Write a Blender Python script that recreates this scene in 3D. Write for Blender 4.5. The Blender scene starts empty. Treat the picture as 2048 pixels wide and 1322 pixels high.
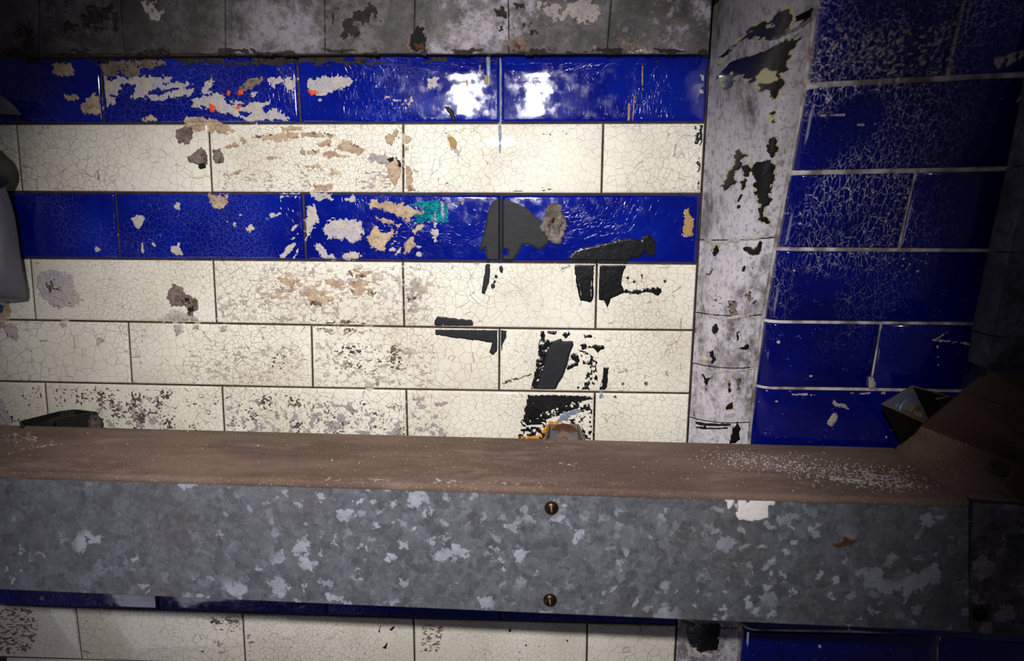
import bpy, math, random
import numpy as np
from mathutils import Vector, Matrix
random.seed(7); rng=np.random.default_rng(7)
sc=bpy.context.scene
ZO=1.6                                            # height of the first tile course above the floor
F=1300.0
CAM=np.array([.0521,-.7588,-.1835+ZO]); EUL=(1.3870,-.0049,.0508)
cd=bpy.data.cameras.new('camera'); cam=bpy.data.objects.new('camera',cd); sc.collection.objects.link(cam)
cam.location=CAM; cam.rotation_euler=EUL; cd.sensor_width=36; cd.lens=F/2048*36; cd.clip_start=.01
cd.dof.use_dof=True; cd.dof.focus_distance=.78; cd.dof.aperture_fstop=4.5
sc.camera=cam
# ---------------------------------------------------------------- light
w=bpy.data.worlds.new('world'); sc.world=w; w.use_nodes=True
w.node_tree.nodes['Background'].inputs[0].default_value=(.62,.55,.72,1); w.node_tree.nodes['Background'].inputs[1].default_value=.04
def spot(name,loc,aim,power,ang,blend,size,col):
    l=bpy.data.lights.new(name,'SPOT'); l.energy=power; l.spot_size=math.radians(ang); l.spot_blend=blend; l.shadow_soft_size=size; l.color=col
    o=bpy.data.objects.new(name,l); sc.collection.objects.link(o); o.location=loc
    o.rotation_euler=(Vector(aim)-Vector(loc)).to_track_quat('-Z','Y').to_euler(); return o
spot('hand_lamp',(-.06,-.95,.065+ZO),(-.075,0,-.36+ZO),52,66,1.0,.016,(1,.97,.95))
al=bpy.data.lights.new('fill_light','AREA'); al.energy=1.3; al.size=.5; al.color=(.86,.84,1)  # added soft fill, low at the left, lifts the courses below the trunking
ao=bpy.data.objects.new('fill_light',al); sc.collection.objects.link(ao); ao.location=(-1.0,-1.05,-1.3+ZO)
ao.rotation_euler=(Vector((-.1,0,-.45+ZO))-ao.location).to_track_quat('-Z','Y').to_euler()
sc.view_settings.view_transform='Standard'; sc.view_settings.look='None'; sc.view_settings.gamma=1; sc.view_settings.use_curve_mapping=False
sc.view_settings.exposure=0.0

# ---------------------------------------------------------------- geometry helpers
_r=Matrix.Identity(3); from mathutils import Euler
RM=np.array(Euler(EUL,'XYZ').to_matrix())
def ray(x,y):
    d=RM@np.array([(x-1024)/F,-(y-661)/F,-1.0]); return d/d[1]
def at(x,y,Y): return CAM+ray(x,y)*(-Y-CAM[1])           # a seen point at distance Y in front of the back wall
def on_z(x,y,z):
    d=ray(x,y); return CAM+d*((z-CAM[2])/d[2])
def hsh(ix,iy,s):
    h=(ix.astype(np.int64)*374761393+iy.astype(np.int64)*668265263+s*1442695041)&0x7fffffff
    h=((h^(h>>13))*1274126177)&0x7fffffff
    return ((h^(h>>16))&0xffff)/65535.0
def vn(x,y,s=0):
    ix=np.floor(x);iy=np.floor(y);fx=x-ix;fy=y-iy;fx=fx*fx*(3-2*fx);fy=fy*fy*(3-2*fy)
    a=hsh(ix,iy,s);b=hsh(ix+1,iy,s);c=hsh(ix,iy+1,s);d=hsh(ix+1,iy+1,s)
    return (a+(b-a)*fx)+((c+(d-c)*fx)-(a+(b-a)*fx))*fy
def fbm(x,y,o=4,s=0):
    r=0*x;a=.5;t=0
    for i in range(o): r=r+a*vn(x,y,s+i*17);t+=a;x=x*2.03+3.1;y=y*2.03+7.7;a*=.5
    return r/t*2-1
def link(o,parent=None):
    sc.collection.objects.link(o)
    if parent is not None: o.parent=parent
    return o
def mesh(name,vs,fs,m,parent=None,smooth=True,label=None):
    me=bpy.data.meshes.new(name); me.from_pydata([tuple(map(float,v)) for v in vs],[],fs); me.update()
    me.materials.append(m)
    if smooth: me.polygons.foreach_set('use_smooth',[True]*len(me.polygons))
    o=bpy.data.objects.new(name,me); link(o,parent)
    if label: o['label']=label
    return o
def tag(o,label=None,cat=None,group=None,kind=None):
    if label: o['label']=label
    if cat: o['category']=cat
    if group: o['group']=group
    if kind: o['kind']=kind
    return o
def empty(name,loc,label,cat):
    o=bpy.data.objects.new(name,None); link(o); o.location=loc; o.empty_display_size=.02; tag(o,label,cat)
    return o
def localize(root):
    """children meshes were written in world coordinates; keep them there under a moved root"""
    for c in root.children: c.matrix_parent_inverse=Matrix.Translation(root.location).inverted()

# ---------------------------------------------------------------- materials
class NT:
    def __init__(s,name,rough=.5,metal=0,coat=0):
        s.m=bpy.data.materials.new(name); s.m.use_nodes=True; s.t=s.m.node_tree; s.b=s.t.nodes['Principled BSDF']
        s.b.inputs['Roughness'].default_value=rough; s.b.inputs['Metallic'].default_value=metal; s.b.inputs['Coat Weight'].default_value=coat
        s.b.inputs['Coat Roughness'].default_value=.04
        s.g=s.n('ShaderNodeNewGeometry'); s.pos=s.g.outputs['Position']
    def n(s,k,**kw):
        n=s.t.nodes.new(k)
        for a,v in kw.items(): setattr(n,a,v)
        return n
    def lk(s,v,sock):
        if isinstance(v,bpy.types.NodeSocket): s.t.links.new(v,sock)
        elif v is not None: sock.default_value=v if not isinstance(v,tuple) or len(v)==4 or sock.type=='VECTOR' else (*v,1)
    def math(s,op,a,b=None,c=None,clamp=False):
        n=s.n('ShaderNodeMath',operation=op,use_clamp=clamp)
        for i,v in enumerate((a,b,c)): s.lk(v,n.inputs[i]) if v is not None else None
        return n.outputs[0]
    def vmath(s,op,a,b):
        n=s.n('ShaderNodeVectorMath',operation=op); s.lk(a,n.inputs[0]); s.lk(b,n.inputs[1]); return n.outputs[0]
    def noise(s,scale,detail=3,rough=.5,vec=None,dist=0,col=False):
        n=s.n('ShaderNodeTexNoise'); s.lk(vec if vec is not None else s.pos,n.inputs['Vector']); s.lk(scale,n.inputs['Scale'])
        n.inputs['Detail'].default_value=detail; n.inputs['Roughness'].default_value=rough; n.inputs['Distortion'].default_value=dist
        return n.outputs['Color' if col else 'Fac']
    def vor(s,scale,vec=None,feature='F1',out='Distance',rnd=1):
        n=s.n('ShaderNodeTexVoronoi',feature=feature); s.lk(vec if vec is not None else s.pos,n.inputs['Vector']); s.lk(scale,n.inputs['Scale']); n.inputs['Randomness'].default_value=rnd
        return n.outputs[out]
    def ramp(s,f,lo,hi,a=0.,b=1.):
        n=s.n('ShaderNodeMapRange'); s.lk(f,n.inputs[0])
        for i,v in enumerate((lo,hi,a,b)): s.lk(v,n.inputs[i+1])
        n.interpolation_type='SMOOTHSTEP' ; return n.outputs[0]
    def mix(s,f,a,b,mode='MIX'):
        n=s.n('ShaderNodeMix',data_type='RGBA',blend_type=mode); s.lk(f,n.inputs[0]); s.lk(a,n.inputs[6]); s.lk(b,n.inputs[7]); return n.outputs[2]
    def col(s,c): s.lk(c,s.b.inputs['Base Color'])
    def set(s,name,v): s.lk(v,s.b.inputs[name])
    def bump(s,h,strength=.3,dist=.001):
        n=s.n('ShaderNodeBump'); s.lk(h,n.inputs['Height']); n.inputs['Strength'].default_value=strength; n.inputs['Distance'].default_value=dist
        s.t.links.new(n.outputs[0],s.b.inputs['Normal'])
        return n
    def scale(s,v,vec=None): return s.vmath('MULTIPLY',vec if vec is not None else s.pos,v)
    def rand(s): return s.n('ShaderNodeObjectInfo').outputs['Random']
    def xyz(s):
        n=s.n('ShaderNodeSeparateXYZ'); s.lk(s.pos,n.inputs[0]); return n.outputs
def L(r,g,b):
    f=lambda c:(c/255/12.92) if c/255<=.04045 else ((c/255+.055)/1.055)**2.4
    return (f(r),f(g),f(b))
def crackle(t,scale,thin,amt_noise=8):
    warp=t.vmath('ADD',t.pos,t.scale((.006,.006,.006),t.noise(35,2,.5,col=True)))
    d=t.vor(scale,warp,'DISTANCE_TO_EDGE'); d2=t.vor(t.math('MULTIPLY',scale,1.9),warp,'DISTANCE_TO_EDGE')
    a=t.ramp(d,thin*.4,thin,1,0); b=t.ramp(d2,thin*.6,thin*1.7,.8,0)
    gate=t.ramp(t.noise(amt_noise,3),.40,.58)
    return t.math('MAXIMUM',a,t.math('MULTIPLY',b,gate))
def glaze_cream():
    t=NT('cream_glaze',.4,0,.45); t.b.inputs['Specular IOR Level'].default_value=.2; r=t.rand()
    sc_=t.math('MULTIPLY_ADD',r,95,75)
    c=crackle(t,sc_,.023)
    base=t.mix(t.ramp(t.noise(9,4),.35,.7),L(238,234,220),L(222,214,198))
    base=t.mix(t.math('MULTIPLY',t.ramp(t.noise(45,5,.7),.52,.8),.35),base,L(176,160,140))
    strength=t.math('MULTIPLY',c,t.ramp(t.noise(5,2),.25,.7,.4,.92))
    t.col(t.mix(strength,base,L(98,86,62)))
    t.set('Roughness',.45)
    t.bump(t.math('ADD',t.math('MULTIPLY',t.noise(28,2),1.2),t.math('MULTIPLY',c,-.08)),.25,.002)
    return t.m
def glaze_blue():
    t=NT('blue_glaze',.1,0,.6); r=t.rand()
    c=crackle(t,t.math('MULTIPLY_ADD',r,70,110),.020,11)
    base=t.mix(t.ramp(t.noise(12,4),.35,.7),(.0008,.005,.17),(.0015,.012,.27))
    base=t.mix(t.math('MULTIPLY',t.ramp(t.noise(26,6,.7),.55,.8),.3),base,(.03,.02,.12))
    strength=t.math('MULTIPLY',t.math('MULTIPLY',c,t.ramp(t.noise(7,2),.42,.58,.0,.42)),t.ramp(t.xyz()[0],-.03,-.14,.04,1.))
    t.col(t.mix(strength,base,L(120,125,205)))
    t.set('Roughness',t.ramp(t.noise(70,5),.4,.8,.06,.3))
    t.bump(t.math('ADD',t.noise(22,3,.55),t.math('MULTIPLY',c,-.05)),.24,.003)
    return t.m
def glaze_blue_side():
    t=NT('blue_glaze_crazed',.1,0,.7); x,y,z=t.xyz()
    st=t.scale((1,1,.36)); warp=t.vmath('ADD',st,t.scale((.0035,.0035,.0035),t.noise(60,2,.5,col=True)))
    d=t.vor(210,warp,'DISTANCE_TO_EDGE'); line=t.ramp(d,.015,.042,1,0)
    d2=t.vor(100,warp,'DISTANCE_TO_EDGE'); line2=t.ramp(d2,.008,.022,1,0)
    hi=t.ramp(z,-.36+ZO,-.10+ZO); lf=t.ramp(x,.42,.33)
    gate=t.math('MULTIPLY',t.ramp(t.noise(14,3),.38,.56,.03,1.),t.math('MULTIPLY',hi,t.ramp(x,.47,.36)))
    brk=t.ramp(t.noise(420,2),.42,.6,.1,.8)
    m=t.math('MULTIPLY',t.math('MULTIPLY',t.math('MAXIMUM',line,line2),gate),brk)
    base=t.mix(t.ramp(t.noise(9,4),.3,.7),(.0004,.0022,.10),(.0008,.005,.17))
    spk=t.math('MULTIPLY',t.ramp(t.vor(420),.22,.08),t.ramp(t.noise(90,3),.60,.7))
    m=t.math('MAXIMUM',m,t.math('MULTIPLY',spk,.7))
    t.col(t.mix(m,base,L(240,236,248)))
    t.set('Roughness',t.ramp(m,0,1,.1,.7))
    t.bump(t.math('ADD',t.math('MULTIPLY',t.noise(16,2),.8),t.math('MULTIPLY',m,.15)),.2,.002)
    return t.m
def mortar(name,a,b):
    t=NT(name,.9); t.col(t.mix(t.ramp(t.noise(60,4),.35,.65),a,b)); t.bump(t.noise(500,4),.5,.0006); return t.m
def scar(name,a,b,dark,dk=.6):
    t=NT(name,.92); c=t.mix(t.ramp(t.noise(55,4,.6),.4,.62),a,b)
    c=t.mix(t.ramp(t.noise(210,6,.75),dk-.02,dk+.1,0,.9),c,dark)
    c=t.mix(t.ramp(t.noise(700,4,.7),.5,.75,0,.5),c,dark)
    t.col(c); t.bump(t.math('ADD',t.noise(380,6,.7),t.math('MULTIPLY',t.noise(110,4,.6),2.2)),1.,.0022); return t.m
def flat(name,c,rough=.5,metal=0,coat=0,var=.25,ns=60,bs=.2,bn=200):
    t=NT(name,rough,metal,coat); c2=tuple(v*(1-var) for v in c)
    t.col(t.mix(t.noise(ns,5,.65),c,c2)); t.bump(t.noise(bn,4),bs,.0006); return t.m
def old_paint(name,lo,hi,white,wpos,wlo=.55,streak=(1,1,1)):
    t=NT(name,.62); v=t.scale(streak)
    n1=t.noise(16,6,.62,v); n2=t.noise(70,6,.7,v); n3=t.noise(9,3,.5,t.vmath('ADD',v,(4.,2.,1.)))
    c=t.mix(t.ramp(n1,.38,.62),lo,hi)
    c=t.mix(t.math('MULTIPLY',t.ramp(n2,.47,.60),.7),c,tuple(v*.5 for v in lo))
    n4=t.noise(190,6,.75,v)
    m=t.math('MULTIPLY',t.ramp(t.math('ADD',t.math('ADD',t.math('MULTIPLY',n3,.45),t.math('MULTIPLY',n2,.35)),t.math('MULTIPLY',n4,.2)),wlo-.04,wlo+.05),wpos(t) if wpos else 1.)
    c=t.mix(m,c,white)
    c=t.mix(t.math('MULTIPLY',t.ramp(n4,.50,.62),.5),c,tuple(v_*.4 for v_ in lo)); c=t.mix(t.math('MULTIPLY',t.ramp(t.noise(34,5,.7,v),.54,.66),.6),c,tuple(v_*.5 for v_ in lo))
    spk=t.ramp(t.noise(420,2),.62,.7); c=t.mix(t.math('MULTIPLY',spk,.35),c,tuple(v*.3 for v in lo))
    t.col(c); t.bump(t.math('ADD',t.noise(45,5,.6),t.math('MULTIPLY',n2,.6)),.5,.0022)
    return t.m
def galv(name,dark,mid,light,warm=None):
    t=NT(name,.5,.35)
    warp=t.vmath('ADD',t.vmath('ADD',t.pos,t.scale((.022,.022,.022),t.noise(55,4,.7,col=True))),t.scale((.010,.010,.010),t.noise(240,3,.7,col=True)))
    c1=t.vor(150,warp,'F1','Color'); c2=t.vor(72,t.vmath('ADD',warp,(.3,.1,.7)),'F1','Color')
    s1=t.n('ShaderNodeSeparateColor'); t.lk(c1,s1.inputs[0]); s2=t.n('ShaderNodeSeparateColor'); t.lk(c2,s2.inputs[0])
    v=t.math('ADD',t.math('MULTIPLY',s1.outputs[0],.5),t.math('MULTIPLY',s2.outputs[1],.5))
    c=t.mix(t.ramp(v,.1,.95),dark,mid)
    st=t.noise(1.,5,.7,t.vmath('ADD',t.scale((160,160,90)),t.scale((14,14,14),c1)),.6)
    c=t.mix(t.math('MULTIPLY',t.ramp(st,.50,.66),.30),c,tuple(x*.45 for x in dark)); c=t.mix(t.math('MULTIPLY',t.ramp(st,.46,.30),.25),c,light)
    c=t.mix(t.math('MULTIPLY',t.ramp(s1.outputs[1],.91,.95),t.ramp(t.noise(8,2),.40,.60)),c,light)
    c=t.mix(t.math('MULTIPLY',t.ramp(s2.outputs[0],.90,.93),t.math('MULTIPLY',t.ramp(t.noise(14,2),.42,.58),.9)),c,light)
    c=t.mix(t.math('MULTIPLY',t.ramp(t.noise(140,5,.7),.5,.7),.35),c,tuple(x*.5 for x in dark))
    c=t.mix(t.math('MULTIPLY',t.ramp(t.noise(11,4),.5,.72),.3),c,L(98,88,84))
    t.col(c); t.set('Roughness',t.ramp(s1.outputs[2],0,1,.42,.68)); t.bump(t.noise(120,3),.08,.0006)
    return t.m
def dust():
    t=NT('brown_dust',.95); x,y,z=t.xyz()
    v=t.scale((.35,1.2,1))
    c=t.mix(t.ramp(t.noise(14,5,.6,v),.35,.65),L(94,75,64),L(122,100,87))
    c=t.mix(t.math('MULTIPLY',t.ramp(t.noise(22,6,.7,v),.52,.72),.55),c,L(158,134,124))
    c=t.mix(t.math('MULTIPLY',t.ramp(t.noise(700,2),.64,.7),.6),c,L(196,180,168))
    c=t.mix(t.math('MULTIPLY',t.ramp(t.noise(90,5,.7,v),.55,.7),.4),c,L(60,44,38))
    t.col(c); t.bump(t.noise(300,6,.7),.5,.0012); return t.m
M_cream=glaze_cream(); M_blue=glaze_blue(); M_bside=glaze_blue_side()
M_mort=mortar('dark_grout',L(66,50,40),L(42,34,32)); M_mortw=mortar('pale_grout',L(220,212,208),L(130,118,110))
M_tan=scar('tan_biscuit',L(216,192,160),L(188,160,138),L(84,64,50),.56)
M_white=scar('white_plaster',L(200,192,200),L(218,206,190),L(104,90,88),.58)
M_lil=scar('lilac_plaster',L(180,171,174),L(198,184,176),L(66,56,56),.56)
M_grit=scar('grey_grit',L(150,132,120),L(120,104,96),L(40,32,30),.52)
M_speck=scar('grime',L(96,84,78),L(140,124,112),L(38,32,30),.5)
M_pale=scar('pale_scrape',L(222,212,202),L(196,182,172),L(120,104,94),.56)
M_black=flat('black_paint',L(20,21,24),.25,0,.4,.3,40,.6,160)
M_blackm=flat('matt_black',L(11,9,9),.4,0,.1,.3,40,.5,160)
M_char=flat('charcoal_paint',L(34,36,41),.6,0,.0,.25,40,.6,140); M_char.node_tree.nodes['Principled BSDF'].inputs['Specular IOR Level'].default_value=.25
M_gpaint=flat('blue_grey_paint',L(120,132,152),.4,0,.2,.15)
M_or=flat('orange_paint',L(232,84,26),.55,var=.3); M_ochre=flat('ochre_paint',L(226,150,40),.7,var=.5)
M_cork=flat('wall_plug_wood',L(190,150,90),.8,var=.5,ns=180,bs=.8)
M_creamp=flat('cream_flake',L(220,205,150),.7); M_rust=flat('rusty_hole',L(92,56,30),.9,var=.7,ns=150,bs=.9,bn=300)
M_hole=flat('dark_hole',L(16,12,12),.95,bs=.9,bn=300)
M_lump=scar('mortar_lump',L(150,140,132),L(104,92,84),L(44,36,34),.56)
M_inkb=flat('blue_fleck',L(40,66,120),.4)
M_galv=galv('galvanised_zinc',L(92,94,100),L(118,121,129),L(176,178,194))
M_galvd=galv('dull_zinc',L(58,56,58),L(104,100,104),L(150,140,150))
M_dust=dust()
M_dust2=flat('brown_dust_lid',L(84,64,54),.95,var=.3,ns=40,bs=.5,bn=300)
M_brass=flat('brown_screw_metal',L(74,52,36),.32,.8,var=.5,ns=200)
M_slot=flat('bright_slot_metal',L(210,180,130),.35,.8,var=.2)
M_steel=flat('grimy_steel',L(150,128,108),.55,.5,var=.5,ns=120,bs=.6)
M_steelb=flat('blue_grey_steel',L(150,165,190),.4,.5,var=.3,ns=90)
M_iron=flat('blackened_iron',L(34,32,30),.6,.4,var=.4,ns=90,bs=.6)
M_soot=scar('soot',L(60,52,48),L(48,42,40),L(24,20,20),.5)
M_rubber=flat('grey_rubber_sheet',L(112,112,122),.5,var=.25,ns=14,bs=.1,bn=20)
M_rubd=flat('dark_rubber',L(52,52,48),.45,var=.4,ns=30)
M_wp=flat('white_paint',L(232,224,222),.5,var=.12)
M_panel=old_paint('grey_panel_paint',L(62,66,78),L(96,100,116),L(120,124,140),None,.6)
M_lint=old_paint('sooty_grey_paint',L(64,58,58),L(104,98,100),L(176,168,180),lambda t:t.ramp(t.xyz()[0],-.4,.15,.3,1.),.56)
M_strip=old_paint('peeling_grey_paint',L(88,80,80),L(140,133,137),L(208,203,211),lambda t:t.ramp(t.xyz()[2],.0+ZO,-.25+ZO,.5,1.),.485,(1,1,.7))

# ---------------------------------------------------------------- surfaces (u = X, v = Z; h = height above the surface)
TILES=[]                                     # back wall tile quads in (x,z), filled below
DZ=np.array([-.80,-.679,-.55,-.44,-.373,-.2982,-.2213,-.1471,-.0736,-.0167,.07])+ZO
DD=np.array([.040,.040,.042,.047,.055,.066,.082,.104,.140,.182,.260])
UE=np.array([.299,.298,.293,.289,.2875,.2876,.2892,.2896,.2846,.2725,.250])
YAW=.02; BR=.016
Z0,Z1=at(1001,103,0)[2],at(1001,246,0)[2]
def cove(t): return .007*np.maximum(0,(.34-t)/.34)**2
class Wall:
    def pos(s,u,v,h):
        u=np.asarray(u,float);v=np.asarray(v,float)
        sd=np.full(u.shape,-1.)
        for (x0,x1,z0,z1) in TB:
            sd=np.maximum(sd,np.minimum(np.minimum(u-x0,x1-u),np.minimum(v-z0,z1-v)))
        k=np.clip(1-sd/.0024,0,1)**2*.0026
        t=np.clip((Z0-v)/(Z0-Z1),0,1)
        return np.stack([u,k-h-cove(t),v],-1)
    def px(s,x,y):
        q=at(x,y,0); return q[0],q[2]
class Side:
    def depth(s,u,v,h=0):
        d=np.interp(v,DZ,DD); e=np.interp(v,DZ,UE); wv=np.clip(u-e,0,BR)
        bn=BR-np.sqrt(np.maximum(BR*BR-(BR-wv)**2,0))
        return d+YAW*np.maximum(u-e,0)-bn
    def pos(s,u,v,h):
        u=np.asarray(u,float);v=np.asarray(v,float); return np.stack([u,-(s.depth(u,v)+h),v],-1)
    def px(s,x,y):
        Y=.08
        for i in range(30): q=at(x,y,Y); Y=.5*Y+.5*float(s.depth(q[0],q[2]))
        return q[0],q[2]
class Strip:
    def depth(s,u,v):
        d=np.interp(v,DZ,DD)-BR; e=np.interp(v,DZ,UE); wl=.2284
        t=np.clip((u-wl)/(e-wl),0,1)
        g=(1-(1-t)**2.6)*np.clip(t/.12,0,1)**.7
        return d*g+.0008*fbm(u*40,v*40,4,5)*np.clip(t/.1,0,1)
    pos=Side.pos; px=Side.px
LZ0=at(700,108,.016)[2]
class Lint:
    def depth(s,u,v): return .016+.22*np.maximum(v-LZ0,0)
    pos=Side.pos; px=Side.px
class BeamTop:
    def __init__(s,o,ex,ey,n): s.o=o;s.ex=ex;s.ey=ey;s.n=n
    def pos(s,u,v,h):
        u=np.asarray(u,float)[...,None];v=np.asarray(v,float)[...,None];h=np.asarray(h,float)
        h=h[...,None] if h.ndim else h
        return s.o+s.ex*u+s.ey*v+s.n*h
    def px(s,x,y):
        d=ray(x,y); t=np.dot(s.o-CAM,s.n)/np.dot(d,s.n); q=CAM+d*t-s.o
        return float(q@s.ex),float(q@s.ey)
W=Wall();S=Side();T=Strip();LN=Lint()

def tile(surf,q,m,parent,inset=.0011,bev=.0022,nx=4,nz=1,dep=.0045,name='tile',bend=None,tilt=.0002,proud=0,label=None,rough=0):
    """a glazed tile with rounded arrises: q = TL,TR,BR,BL in (u,v)"""
    q=np.array(q,float); w_=np.linalg.norm(q[1]-q[0]);h_=np.linalg.norm(q[3]-q[0])
    def knots(Ln,n):
        a=inset/Ln;b=(inset+bev*.3)/Ln;c=(inset+bev)/Ln
        ks=[(a,dep),(a,bev*.55),(b,bev*.13),(c,0.)]
        for i in range(1,n): ks.append((c+(1-2*c)*i/n,0.))
        return ks+[(1-c,0.),(1-b,bev*.13),(1-a,bev*.55),(1-a,dep)]
    ks=knots(w_,nx);kt=knots(h_,nz)
    tx,tz=random.uniform(-tilt,tilt),random.uniform(-tilt,tilt)
    U=[];V=[];H=[]
    for (t,ht) in kt:
        for (s,hs) in ks:
            p=(q[0]*(1-s)+q[1]*s)*(1-t)+(q[3]*(1-s)+q[2]*s)*t
            hh=-max(hs,ht)+proud
            if hs<=0.001 and ht<=0.001: hh+=tx*(s-.5)*2+tz*(t-.5)*2+(random.uniform(-rough,rough) if rough else 0)
            if bend: hh+=bend(t)
            U.append(p[0]);V.append(p[1]);H.append(hh)
    if surf is W: P=np.stack([U,-np.array(H),V],-1)
    else: P=surf.pos(np.array(U),np.array(V),np.array(H))
    nX=len(ks);nZ=len(kt);fs=[]
    for j in range(nZ-1):
        for i in range(nX-1):
            a=j*nX+i; fs.append((a,a+nX,a+nX+1,a+1))
    return mesh(name,P,fs,m,parent,True,label)

# ---------------------------------------------------------------- ragged patches: paint, scars, plaster
def sdf(px_,py_,poly):
    d=np.full(px_.shape,1e9);inside=np.zeros(px_.shape,bool);n=len(poly)
    for i in range(n):
        ax,ay=poly[i];bx,by=poly[(i+1)%n];ex,ey=bx-ax,by-ay;wx,wy=px_-ax,py_-ay
        t=np.clip((wx*ex+wy*ey)/(ex*ex+ey*ey+1e-12),0,1)
        d=np.minimum(d,(wx-ex*t)**2+(wy-ey*t)**2)
        if ay!=by:
            c=((ay>py_)!=(by>py_))&(px_<(bx-ax)*(py_-ay)/(by-ay)+ax); inside^=c
    d=np.sqrt(d); return np.where(inside,d,-d)
SEED=[11]
def patch(surf,polys,m,parent,name,label=None,amp=.0016,freq=320,h=.0004,rough=.0003,rise=.0015,cell=.0008,thr=None,nfreq=(200,200),grow=0,clump=0,kind=None,hfreq=380,holes=None,dome=0):
    SEED[0]+=5; sd_=SEED[0]
    if not isinstance(polys[0][0],(tuple,list)): polys=[polys]
    vs=[];fs=[]
    def run(poly):
        uv=[surf.px(*p) for p in poly]
        A=np.array(uv);mar=abs(amp)+.002+grow
        xs=np.arange(A[:,0].min()-mar,A[:,0].max()+mar,cell);ys=np.arange(A[:,1].min()-mar,A[:,1].max()+mar,cell)
        X,Y=np.meshgrid(xs,ys)
        Fv=sdf(X,Y,uv)+grow+amp*1.25*fbm(X*freq,Y*freq,5,sd_)+amp*.5*fbm(X*freq*4,Y*freq*3,3,sd_+2)
        if thr is not None:
            g=(fbm(X*nfreq[0]+9,Y*nfreq[1]+5,5,sd_+3)-thr-clump*fbm(X*55,Y*55,3,sd_+4))*.006
            Fv=np.minimum(Fv,g)
        if holes:
            for hp in holes:
                hv=[surf.px(*p) for p in hp]; Fv=np.minimum(Fv,-(sdf(X,Y,hv)+amp*fbm(X*freq+5,Y*freq,4,sd_+8)))
        ny,nx=Fv.shape; ins=Fv>0
        idx={}
        U=[];V=[];FF=[]
        def gp(j,i):
            k=('g',j,i)
            if k not in idx: idx[k]=len(U);U.append(X[j,i]);V.append(Y[j,i]);FF.append(Fv[j,i])
            return idx[k]
        def ep(j,i,j2,i2):
            if (j2,i2)<(j,i): j,i,j2,i2=j2,i2,j,i
            k=(j,i,j2,i2)
            if k not in idx:
                a,b=Fv[j,i],Fv[j2,i2];t=a/(a-b);idx[k]=len(U);U.append(X[j,i]*(1-t)+X[j2,i2]*t);V.append(Y[j,i]*(1-t)+Y[j2,i2]*t);FF.append(0.)
            return idx[k]
        any_=ins[:-1,:-1]|ins[1:,:-1]|ins[:-1,1:]|ins[1:,1:]
        for j,i in zip(*np.nonzero(any_)):
            cs=((j,i),(j,i+1),(j+1,i+1),(j+1,i));f=[]
            for k in range(4):
                a=cs[k];b=cs[(k+1)%4]
                if ins[a]: f.append(gp(*a))
                if ins[a]!=ins[b]: f.append(ep(*a,*b))
            if len(f)>2: fs.append([q+len(vs) for q in f])
        if not U: return
        U=np.array(U);V=np.array(V);FF=np.array(FF)
        e=np.clip(FF/rise,0,1); e=e*e*(3-2*e)
        H=(.0004 if surf is T else .00012)+h*e+rough*e*fbm(U*hfreq,V*hfreq,5,sd_+9)
        if dome: H=H+dome*np.sqrt(np.clip(FF/dome/1.2,0,1))*(.7+.5*fbm(U*120,V*120,4,sd_))
        H=np.maximum(H,.00008)
        vs.extend(surf.pos(U,V,H).tolist())
    for p in polys: run(p)
    if not fs: return None
    if surf is W or isinstance(surf,(Side,Strip,Lint)): pass
    o=mesh(name,vs,fs,m,parent,True,label)
    if kind: o['kind']=kind
    return o
def circ(x,y,r,n=10,ry=None): return [(x+r*math.cos(6.2832*i/n),y+(ry or r)*math.sin(6.2832*i/n)) for i in range(n)]

# ---------------------------------------------------------------- back wall
def slab(name,corners_uv,surf,m,depth,nx=1,nz=1,back=.03):
    (x0,x1,z0,z1)=corners_uv; us=np.linspace(x0,x1,nx+1);vs_=np.linspace(z0,z1,nz+1)
    U,V=np.meshgrid(us,vs_); Pf=(np.stack([U,0*U+depth,V],-1) if surf is W else surf.pos(U,V,-depth+0*U)).reshape(-1,3)
    Pb=Pf.copy(); Pb[:,1]=back
    n=len(Pf);w_=nx+1;fs=[]
    for j in range(nz):
        for i in range(nx):
            a=j*w_+i; fs.append((a,a+1,a+w_+1,a+w_)); fs.append((n+a,n+a+w_,n+a+w_+1,n+a+1))
    bd=[i for i in range(nx+1)]+[j*w_+nx for j in range(1,nz+1)]+[nz*w_+i for i in range(nx-1,-1,-1)]+[j*w_ for j in range(nz-1,0,-1)]
    for k in range(len(bd)):
        a=bd[k];b=bd[(k+1)%len(bd)]; fs.append((a,n+a,n+b,b))
    return mesh(name,np.vstack([Pf,Pb]),fs,m,None,False)
wall=slab('wall_back',(-.80,.2284,at(1000,1400,0)[2]-.02,.10+ZO),W,M_mort,.0024)
tag(wall,'flat tiled wall in bands of royal blue and cream tiles behind the trunking',kind='structure')
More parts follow.
